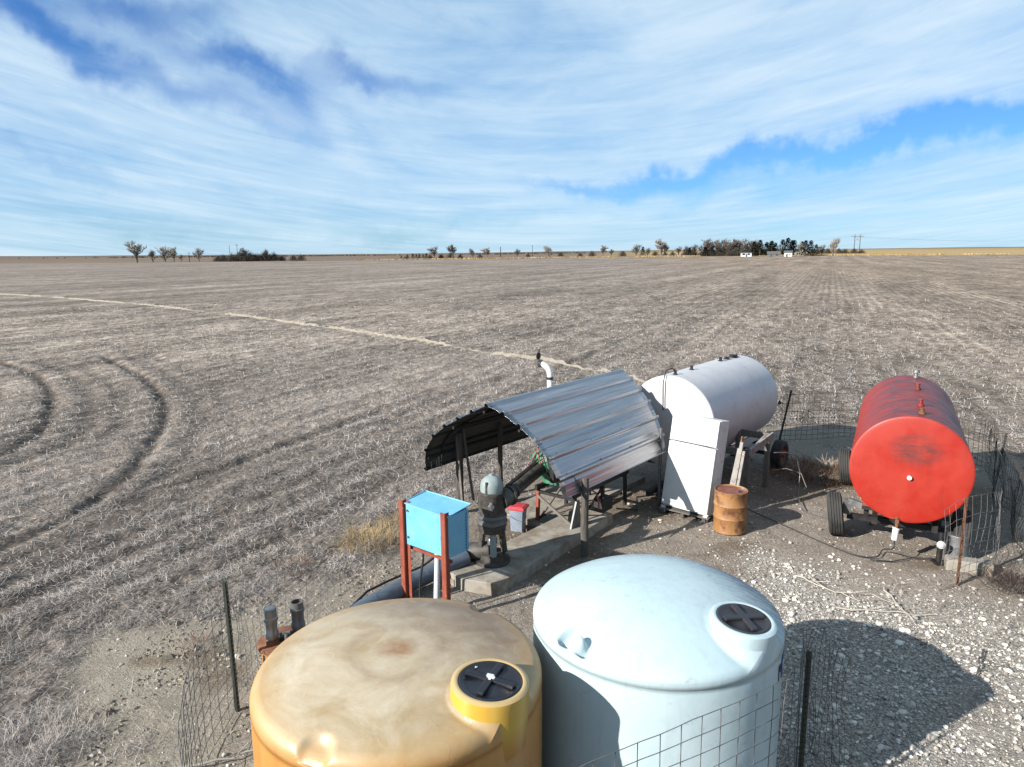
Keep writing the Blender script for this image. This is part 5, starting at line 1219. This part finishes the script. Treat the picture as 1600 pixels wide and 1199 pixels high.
tuft(3.2, 9.9, 200, .35, .12, 'redgrass', 'dry_weed', 'small brown weeds on the gravel behind the pale blue tank', 'weed', flat=.2, seed=10)
def sticks():
    random.seed(5)
    L = [((4.2, 9.9), (4.8, 9.15), 'long bare stick on the white gravel behind the tank shadow'), ((5.3, 9.5), (5.25, 8.5), 'pale branching stick crossing the edge of the tank shadow'), ((6.6, 8.4), (6.35, 7.7), 'dark stick on the gravel right of the tank shadow'), ((4.4, 8.9), (5.6, 8.7), 'thin pale twig along the top of the tank shadow'), ((5.7, 7.9), (5.25, 7.3), 'dark broken stick at the shadow edge near the gravel bank'), ((-3.3, 5.9), (-2.2, 6.3), 'pale stick sticking through the mesh by the green post')]
    for (a, b, lb) in L:
        m = MB(); pts = []
        for k in range(9):
            f = k / 8; x = a[0] + (b[0] - a[0]) * f + random.uniform(-.03, .03); y = a[1] + (b[1] - a[1]) * f + random.uniform(-.03, .03); pts.append(Vector((x, y, gz(x, y) + .03 + random.uniform(0, .03))))
        m.tube(pts, [.011 * (1.1 - .08 * k) for k in range(9)], 6)
        for k in (2, 4, 6):
            d = Vector((random.uniform(-.3, .3), random.uniform(-.3, .3), .05)); m.tube([pts[k], pts[k] + d * .5, pts[k] + d + Vector((.02, 0, .02))], .005, 5)
        tag(m.build('stick', 'darkpole' if 'dark' in lb else 'cobweb'), lb, 'stick')
sticks()

# ------------------------------------------------------------------ far trees
def tree_mesh(kind, seed, H):
    g = random.Random(seed); tr = MB(); tw_v = []; tw_f = []; tint = []
    def twig(p, q, w):
        d = (q - p); a = d.cross(Vector((g.uniform(-1, 1), g.uniform(-1, 1), g.uniform(-1, 1)))).normalized() * w * .5; o = len(tw_v)
        tw_v.extend([p + a, p - a, q - a * .5, q + a * .5]); tw_f.append((o, o + 1, o + 2, o + 3)); t = g.random(); tint.extend([t] * 4)
    def grow(p, d, L, w, lv):
        q = p + d * L
        if lv <= 1: tr.cyl(p, q, w, w * .7, 6, False)
        else: twig(p, q, max(w * 1.3, .009))
        if lv >= 5: return
        n = {0: 5, 1: 4, 2: 4, 3: 4, 4: 3}[lv]
        for k in range(n):
            s = g.uniform(.25, 1.0) if lv else g.uniform(.12, 1)
            e = Vector((g.gauss(0, 1), g.gauss(0, 1), g.gauss(.45, .6))).normalized()
            nd = (d * (.75 if kind != 'spread' else .5) + e * .75).normalized(); nd.z = abs(nd.z) + .22; nd.normalize()
            grow(p + (q - p) * s, nd, L * g.uniform(.55, .8), w * .6, lv + 1)
    if kind in ('bare', 'spread'):
        grow(Vector((0, 0, 0)), Vector((g.uniform(-.1, .1), g.uniform(-.1, .1), 1)).normalized(), .30, .022, 0)
    elif kind == 'cedar':
        tr.cyl((0, 0, 0), (0, 0, .9), .02, .004, 6, False)
        for k in range(900):
            z = g.uniform(.04, 1) ** 1.0; rr = .26 * (1 - z) ** .7 * g.uniform(.5, 1.1) * (1 + .25 * math.sin(z * 23 + seed)); a = g.uniform(0, 6.283)
            p = Vector((rr * math.cos(a), rr * math.sin(a), z)); d = Vector((math.cos(a), math.sin(a), g.uniform(-.1, .9))) * g.uniform(.03, .07)
            sd = Vector((-math.sin(a), math.cos(a), g.uniform(-.3, .3))) * .022; o = len(tw_v)
            tw_v.extend([p - sd, p + sd, p + d + sd * .3, p + d - sd * .3]); tw_f.append((o, o + 1, o + 2, o + 3)); t = g.random() * .6 + .4 * (rr > .1); tint.extend([t] * 4)
    elif kind == 'bush':
        for s_ in range(7):
            a = g.uniform(0, 6.28); tr.cyl((.1 * math.cos(a), .1 * math.sin(a), 0), (.35 * math.cos(a), .35 * math.sin(a), .5), .012, .006, 5, False)
        for k in range(1900):
            a = g.uniform(0, 6.283); z = g.uniform(.0, 1); rr = .72 * math.sqrt(max(0, 1 - z * z)) * g.uniform(.2, 1.05) * (1 + .2 * math.sin(a * 3 + seed))
            p = Vector((rr * math.cos(a), rr * math.sin(a), z * g.uniform(.6, 1) * (.85 + .15 * math.sin(a * 2)))); d = Vector((g.gauss(0, .5) + math.cos(a) * .4, g.gauss(0, .5) + math.sin(a) * .4, g.uniform(.2, 1.2))).normalized() * g.uniform(.06, .16)
            twig2 = Vector((-d.y, d.x, g.uniform(-.05, .05))).normalized() * .014; o = len(tw_v)
            tw_v.extend([p - twig2, p + twig2, p + d + twig2 * .3, p + d - twig2 * .3]); tw_f.append((o, o + 1, o + 2, o + 3)); tint.extend([g.random()] * 4)
    V = np.array([v[:] for v in tw_v])
    zt = V[:, 2].max()
    return tr, V / zt, np.array(tw_f), np.array(tint), zt
def proto_tree(kind, seed, twmat, name, wid=1.0):
    tr, V, F, tint, zt = tree_mesh(kind, seed, 1)
    V = V * np.array([wid, wid, 1]); tr.v = [(a / zt * wid, b / zt * wid, c / zt) for a, b, c in tr.v]
    root = bpy.data.objects.new(name, None); COL.objects.link(root)
    a = tr.build('trunk', 'bark', root)
    # keep twigs at least hand-thick once scaled up
    c = npmesh('crown', V, F, twmat, {'tint': ('FLOAT', tint)}); c.parent = root
    return root
protos = {}
def place(kind, var, x, y, h, label, cat='tree', group=None, ws=1.0):
    key = (kind, var)
    if key not in protos:
        k, mt, nm, wd = {'bare': ('bare', 'twig', 'bare_tree', 1.0), 'pale': ('bare', 'twigpale', 'bare_tree', 1.0), 'spread': ('spread', 'twigpale', 'bare_tree', 1.15), 'cedar': ('cedar', 'cedar', 'cedar_tree', 1.0), 'bush': ('bush', 'brush', 'bush', 1.0)}[kind]
        protos[key] = proto_tree(k, var * 13 + 5, mt, nm, wd); r = protos[key]; first = True
    else:
        r = dup(protos[key], (0, 0, 0))
    r.location = (x, y, gz(x, y) - .1); r.rotation_euler = (0, 0, (x * 7.7 + y) % 6.28); r.scale = (h * ws, h * ws, h)
    tag(r, label, cat, group); 
    if not group and 'group' in r: del r['group']
    return r
BL = ['leftmost tall bare tree at the far left field edge', 'second bare tree from the left, shorter, beside the tallest', 'middle pale bare tree of the far left row', 'small bare tree between the two pale ones at far left', 'rightmost sparse bare tree of the far left row, before the brush']
for k, ((x, y, h), lb) in enumerate(zip([(-281.0, 541.4, 15.5), (-273.6, 550.8, 9.5), (-280.7, 585.2, 12.4), (-266.5, 569.6, 11.4), (-246.5, 569.3, 10.8)], BL)):
    place('pale', k % 3, x, y, h * 1.08, lb, group='bare trees at far left', ws=1.25)
place('bare', 1, -256.0, 560, 6.5, 'tiny bare tree left of the pole at the far left', group='bare trees at far left')
for k, (x, y, h) in enumerate([(-233.5, 574.4, 5.2), (-228, 571.8, 6.6), (-223.3, 578.4, 7.6), (-216.2, 575.8, 9.0), (-211.3, 580.7, 9.5), (-205, 580.2, 7.8), (-199.5, 585.1, 8.8), (-193.5, 589.0, 8.3), (-188.4, 592.8, 5.6), (-209, 570, 6.5), (-219, 566, 6)]):
    place('bush', k % 3, x, y, h, 'dark leafless bush in the dense thicket on the left horizon', 'bush', 'bushes of the left thicket', 1.15)
for k, (x, y, h) in enumerate([(-179.2, 593.5, 5.4), (-172.8, 593.3, 6.2)]):
    place('bush', k, x, y, h, ['left of the two small bushes right of the left thicket', 'right of the two small bushes right of the left thicket'][k], 'bush', 'pair of bushes past the thicket')
for k, (x, y, h) in enumerate([(-213, 577, 11.5), (-198, 584, 10.5)]):
    place('bare', k, x, y, h, ['bare tree rising from the middle of the left thicket', 'bare tree rising from the right part of the left thicket'][k], group='bare trees in the left thicket')
mid = [('bare', -68.0, 636.4, 11.5, 'slim grey bare tree left of the round-crowned one near mid horizon'), ('bare', -50.1, 618.0, 13.5, 'round-crowned bare tree, largest left of mid horizon'), ('bare', -35.3, 659.1, 9.5, 'thin sparse bare tree right of the round-crowned one'), ('spread', -21.2, 639.6, 10.0, 'broad reddish bare tree just left of the dark pole'), ('bare', 5.8, 680.0, 8.6, 'small grey bare tree right of the dark pole at mid horizon'), ('spread', 32.7, 619.1, 11.0, 'lone rounded bare tree right of mid horizon'),
       ('bare', 80.9, 634.9, 10.5, 'spiky bare tree left of the shelterbelt'), ('bare', 90.8, 653.7, 7.1, 'low bare tree beside the spiky one left of the shelterbelt'), ('bare', 107.2, 620.8, 11.5, 'bare tree over the dark cedar at the shelterbelt start'), ('pale', 130.4, 626.6, 16, 'tall pale whitish bare tree, brightest at the shelterbelt start'), ('pale', 134.5, 632.6, 13, 'shorter pale bare tree touching the brightest one'), ('bare', 121.0, 638.6, 8, 'low bare tree left of the tall pale one')]
for k, (kd, x, y, h, lb) in enumerate(mid): place(kd, k % 3, x, y, h * .98, lb, ws=1.25)
for k, (x, y, h) in enumerate([(-105.2, 692.0, 3.3), (-94.4, 693.6, 5.0), (-91, 693, 4.2), (-88.3, 694.4, 4.6), (-84, 690, 4), (-79.3, 675.4, 5.0), (-99, 690, 4)]):
    place('cedar', k % 3, x, y, h, 'small dark cedar in the short row left of mid horizon', 'tree', 'row of small dark cedars', 1.7)
for (x, y, h, lb) in [(-88.4, 603.7, 3.4, 'dark low bush at the field edge below the small cedars'), (48.1, 698.3, 5.0, 'dark bush right of the lone rounded tree'), (61.2, 637.1, 4.5, 'dark cedar-green bush by the field edge right of mid horizon'), (73.7, 655.9, 5.9, 'brown bush left of the spiky bare tree'), (-62, 640, 5, 'grey bush at the foot of the slim bare tree'), (-58, 690, 6.5, 'dark bush between the slim and round-crowned trees'), (-44, 625, 4.5, 'brown bush under the round-crowned tree'), (-28, 650, 4.5, 'grey bush left of the broad reddish tree'), (16, 680, 4, 'brown bush near the grey bare tree'), (-73, 650, 4.5, 'grey bush left of the slim bare tree'), (99, 640, 5.5, 'brown bush before the shelterbelt starts')]:
    place('bush', int(abs(x)) % 3, x, y, h, lb, 'bush')
for k, (x, y, h) in enumerate([(147.0, 633.2, 8.5), (151.0, 621.9, 9.5), (155, 628, 8.5), (159.7, 630.1, 10.5), (163.4, 618.8, 10), (164.9, 608.0, 15.8), (169, 622, 13), (174.8, 626.1, 13.4), (180.4, 624.5, 13.4), (186.1, 622.8, 14), (193.1, 625.9, 15.2), (200.2, 628.9, 15), (204.2, 622.4, 15), (208.5, 615.6, 14.6), (190, 640, 15.5), (183, 636, 14.5), (197, 640, 15.5), (177, 640, 12), (212, 625, 13), (221, 615, 13)]):
    place('bare', k % 3, x, y, h, 'grey bare tree in the dense shelterbelt left of the farm buildings', 'tree', 'bare trees of the shelterbelt', 1.1)
for k, (x, y, h) in enumerate([(149, 617, 5), (156, 616, 5), (162, 612, 5.5), (171, 612, 6), (178, 613, 6.5), (184, 612, 7), (191, 613, 8), (198, 612, 8), (203, 608, 8), (175, 606, 4.5), (182, 603, 5), (168, 606, 5), (187, 606, 6), (194, 604, 7), (152, 625, 7), (158, 624, 7), (166, 620, 8), (173, 622, 9), (180, 622, 10), (187, 624, 10.5), (194, 624, 11), (201, 620, 11), (206, 618, 10), (211, 612, 10), (219, 608, 9), (140, 625, 5), (133, 622, 4.5), (126, 630, 5)]):
    place('bush', k % 3, x, y, h, 'grey-brown underbrush at the foot of the dense shelterbelt', 'bush', 'underbrush of the shelterbelt', 1.0)
for k, (x, y, h) in enumerate([(206.4, 598.2, 13.5), (203, 603, 12), (216.8, 612.8, 11.6), (216.2, 598.7, 12.7), (220.5, 602, 11), (227.0, 603.7, 13.6), (229.0, 597.6, 15.0), (233.5, 600, 13), (237.2, 605.2, 13.0), (241.8, 592.6, 12.8), (245.2, 590.7, 12.7), (248.6, 588.0, 9.4), (112.9, 617.8, 8.5), (151, 610, 7.5), (163, 606, 8.5), (242, 600, 12)]):
    one = {12: 'dark cedar at the foot of the first shelterbelt tree', 13: 'lone dark cedar at the left front of the shelterbelt', 14: 'dark cedar before the tallest shelterbelt tree'}.get(k)
    place('cedar', k % 3, x, y, h, one or 'dark evergreen around the farm buildings at the shelterbelt end', 'tree', None if one else 'evergreens round the farm', 1.45)
place('pale', 1, 230.5, 574.0, 12.5, 'pale forked bare tree before the evergreens right of the farm buildings')
place('pale', 2, 252.8, 566.6, 15.5, 'tall lone bare tree on the gold field edge right of the farm')
place('bare', 0, 258.8, 600.2, 9.5, 'short bare tree just right of the evergreens')
# ------------------------------------------------------------------ farm buildings, poles, pylon
MT['shingle'] = grunge('grey_roofing', (.10, .10, .105), (.16, .16, .16), .5, rough=.9); MT['glass'] = grunge('dark_window_glass', (.02, .025, .03), (.03, .035, .04), 1, rough=.15)
MT['poletimber'] = grunge('pole_timber', (.09, .075, .06), (.14, .12, .10), 1, rough=.95)
def house(x, y, w, d, h, rh, rz, label, cat, name, wins, wallmat='whitepaint', door=None):
    t = thing(name, (x, y, gz(x, y) - .05), rz, label, cat)
    m = MB(); m.box((0, 0, h / 2), (w, d, h)); m.build('wall', wallmat, t)
    m = MB(); e = .4
    m.add([(-w / 2 - e, -d / 2 - e, h - .1), (w / 2 + e, -d / 2 - e, h - .1), (w / 2 + e, d / 2 + e, h - .1), (-w / 2 - e, d / 2 + e, h - .1), (-w / 2 - e, 0, h + rh), (w / 2 + e, 0, h + rh)], [(0, 1, 5, 4), (2, 3, 4, 5), (0, 4, 3), (1, 2, 5), (0, 3, 2, 1)]); m.build('roof', 'shingle', t)
    for wx, ww, wh, wz in wins:
        m = MB(); m.box((wx, -d / 2 - .03, wz), (ww + .24, .06, wh + .24)); f = m.build('window', wallmat, t)
        m = MB(); m.box((wx, -d / 2 - .07, wz), (ww, .04, wh)); m.build('pane', 'glass', f)
    if door:
        m = MB(); m.box((door, -d / 2 - .04, 1.1), (1.1, .08, 2.2)); m.build('door', 'seam', t)
    return t
house(187.5, 575, 8.2, 3.0, 3.0, .45, R_(-16), 'white camper-like building with two dark windows, leftmost at the farm', 'building', 'white_trailer_home', [(-1.9, 2.0, 1.2, 1.9), (1.9, 1.7, 1.2, 1.9)], door=.2)
house(207.8, 570, 9.5, 6, 2.2, 2.0, R_(-18), 'low grey-roofed shed, middle of the three farm buildings', 'shed', 'grey_shed', [(2.2, 1.2, .8, 1.3)], 'greysteel', -2)
house(217.5, 566, 5.6, 6, 3.2, 1.5, R_(-18), 'small white shed with a grey roof, rightmost at the farm', 'shed', 'white_shed', [(1.1, .8, .8, 1.8)], door=-1.0)
house(256, 640, 9, 6, 2.8, 1.6, R_(-20), 'pale far building half behind the gold field edge right of the evergreens', 'building', 'far_house', [(0, 1.5, 1, 1.6)])
house(305, 760, 14, 6, 2.6, 1.4, R_(-20), 'long pale far building right of the lone bare tree', 'building', 'far_barn', [(0, 2, 1, 1.5)])
for k, (x, y, h) in enumerate([(268, 760, 6), (276, 765, 5.5), (284, 760, 6), (292, 770, 6.5), (326, 780, 7), (334, 778, 7.5), (343, 780, 7.5), (352, 775, 7.5), (361, 780, 7), (370, 778, 7), (380, 782, 6), (317, 775, 6)]):
    place('bush', k % 3, x, y, h * .9, 'dark far tree clump on the horizon around the power pylon', 'bush', 'dark clumps by the pylon', 1.2)
def hpylon():
    x, y = 388.8, 811.7; h = 21
    t = thing('power_pylon', (x, y, gz(x, y)), R_(-20), 'H-frame wooden transmission pylon on the right horizon', 'pylon')
    for dx in (-2.8, 2.8):
        m = MB(); m.cyl((dx, 0, 0), (dx, 0, h), .42, .32, 8); m.build('pole', 'poletimber', t)
    m = MB(); m.bar((-6.5, 0, h - 2.5), (6.5, 0, h - 2.5), .4, .45); m.build('crossarm', 'poletimber', t)
    m = MB(); m.bar((-2.8, 0, h - 3), (2.8, 0, h - 8), .2); m.bar((2.8, 0, h - 3), (-2.8, 0, h - 8), .2); m.build('brace', 'poletimber', t)
    z0 = gz(x, y)
    for k, dx in enumerate((-6, 0, 6)):
        pts = []
        a = Vector((x, y, 0)) + Vector((math.cos(R_(20)), -math.sin(R_(20)), 0)) * dx
        for i in range(21):
            f = i / 20; s = (1 - (2 * (f % .5) * 2 - 1) ** 2) * 5
            p = a + Vector((.93, .36, 0)) * f * 900; pts.append((p.x, p.y, z0 + h - 2.8 - s))
        m = MB(); m.tube(pts, .022, 4); tag(m.build('power_line', 'cable'), ['left', 'middle', 'right'][k] + ' sagging power line running right from the H-frame pylon', 'power line')
hpylon()
def pole(x, y, h, lb, arm=True, r=.3):
    t = thing('utility_pole', (x, y, gz(x, y)), R_(15), lb, 'utility pole')
    m = MB(); m.cyl((0, 0, 0), (0, 0, h), r, r * .7, 8); m.build('pole', 'poletimber', t)
    if arm: m = MB(); m.bar((-1.2, 0, h - .8), (1.2, 0, h - .8), .2); m.build('crossarm', 'poletimber', t)
pole(-9.3, 639.9, 9.6, 'thick dark pole left of the middle of the horizon', False, .5)
pole(20.8, 699.7, 11, 'thin utility pole right of the middle of the horizon')
pole(-256.5, 575, 7.5, 'pale utility pole by the brush at the far left', True, .25)
pole(-216.0, 570, 13.5, 'frame-topped pole rising from the left thicket', True, .25)
pole(-222.0, 570, 13.0, 'second pole of the frame in the left thicket', False, .22)
# golden weeds band along the far field edge
def far_brush():
    n = 9000; g = np.random.default_rng(5)
    x = g.uniform(-120, 420, n); edge = np.interp(x, [-2000, -400, -200, 0, 115, 250, 400, 2000], [540, 545, 545, 590, 600, 590, 580, 560])
    y = edge + g.uniform(0, 10, n); z = ground_h(x, y); 
    dn = fbm(x * .03, y * .0, 3, 8) > .38; x, y, z = x[dn], y[dn], z[dn]; n = len(x)
    o = strands('roadside_weeds', x, y, z, g.uniform(.5, 1.3, n), np.full(n, .35), g.uniform(.9, 1.5, n), g.uniform(0, 6.28, n), g.uniform(-.3, .3, n), g.uniform(0, 1, n), 'goldgrass')
    tag(o, 'golden dry weeds lining the far edge of the field', 'weeds', kind='stuff')
    n = 5000; x = g.uniform(-1300, 200, n); y = g.uniform(1800, 3000, n); dn = fbm(x * .004, y * .004, 3, 18) > .5; x, y = x[dn], y[dn]; n = len(x)
    o = strands('far_treeline', x, y, ground_h(x, y), g.uniform(2, 5, n), np.full(n, 3.0), g.uniform(1.2, 1.5, n), g.uniform(0, 6.28, n), g.uniform(-.3, .3, n), g.uniform(0, 1, n), 'brush')
    tag(o, 'thin dark line of far trees along the left horizon', 'treeline', kind='stuff')
far_brush()
print('objects', len(bpy.data.objects))
# real-world reflectances: bring every painted and earthen surface to one common scale for this exposure
for m in bpy.data.materials:
    if not m.use_nodes or m.name in ('galvalume_sheet',): continue
    p = m.node_tree.nodes.get('Principled BSDF')
    if p is None or not p.inputs['Base Color'].links: continue
    src = p.inputs['Base Color'].links[0].from_socket
    k = .61
    mx = m.node_tree.nodes.new('ShaderNodeMix'); mx.data_type = 'RGBA'; mx.blend_type = 'MULTIPLY'; mx.inputs['Factor'].default_value = 1.0
    mx.inputs['B'].default_value = (k, k, k, 1); m.node_tree.links.new(src, mx.inputs['A']); m.node_tree.links.new(mx.outputs['Result'], p.inputs['Base Color'])
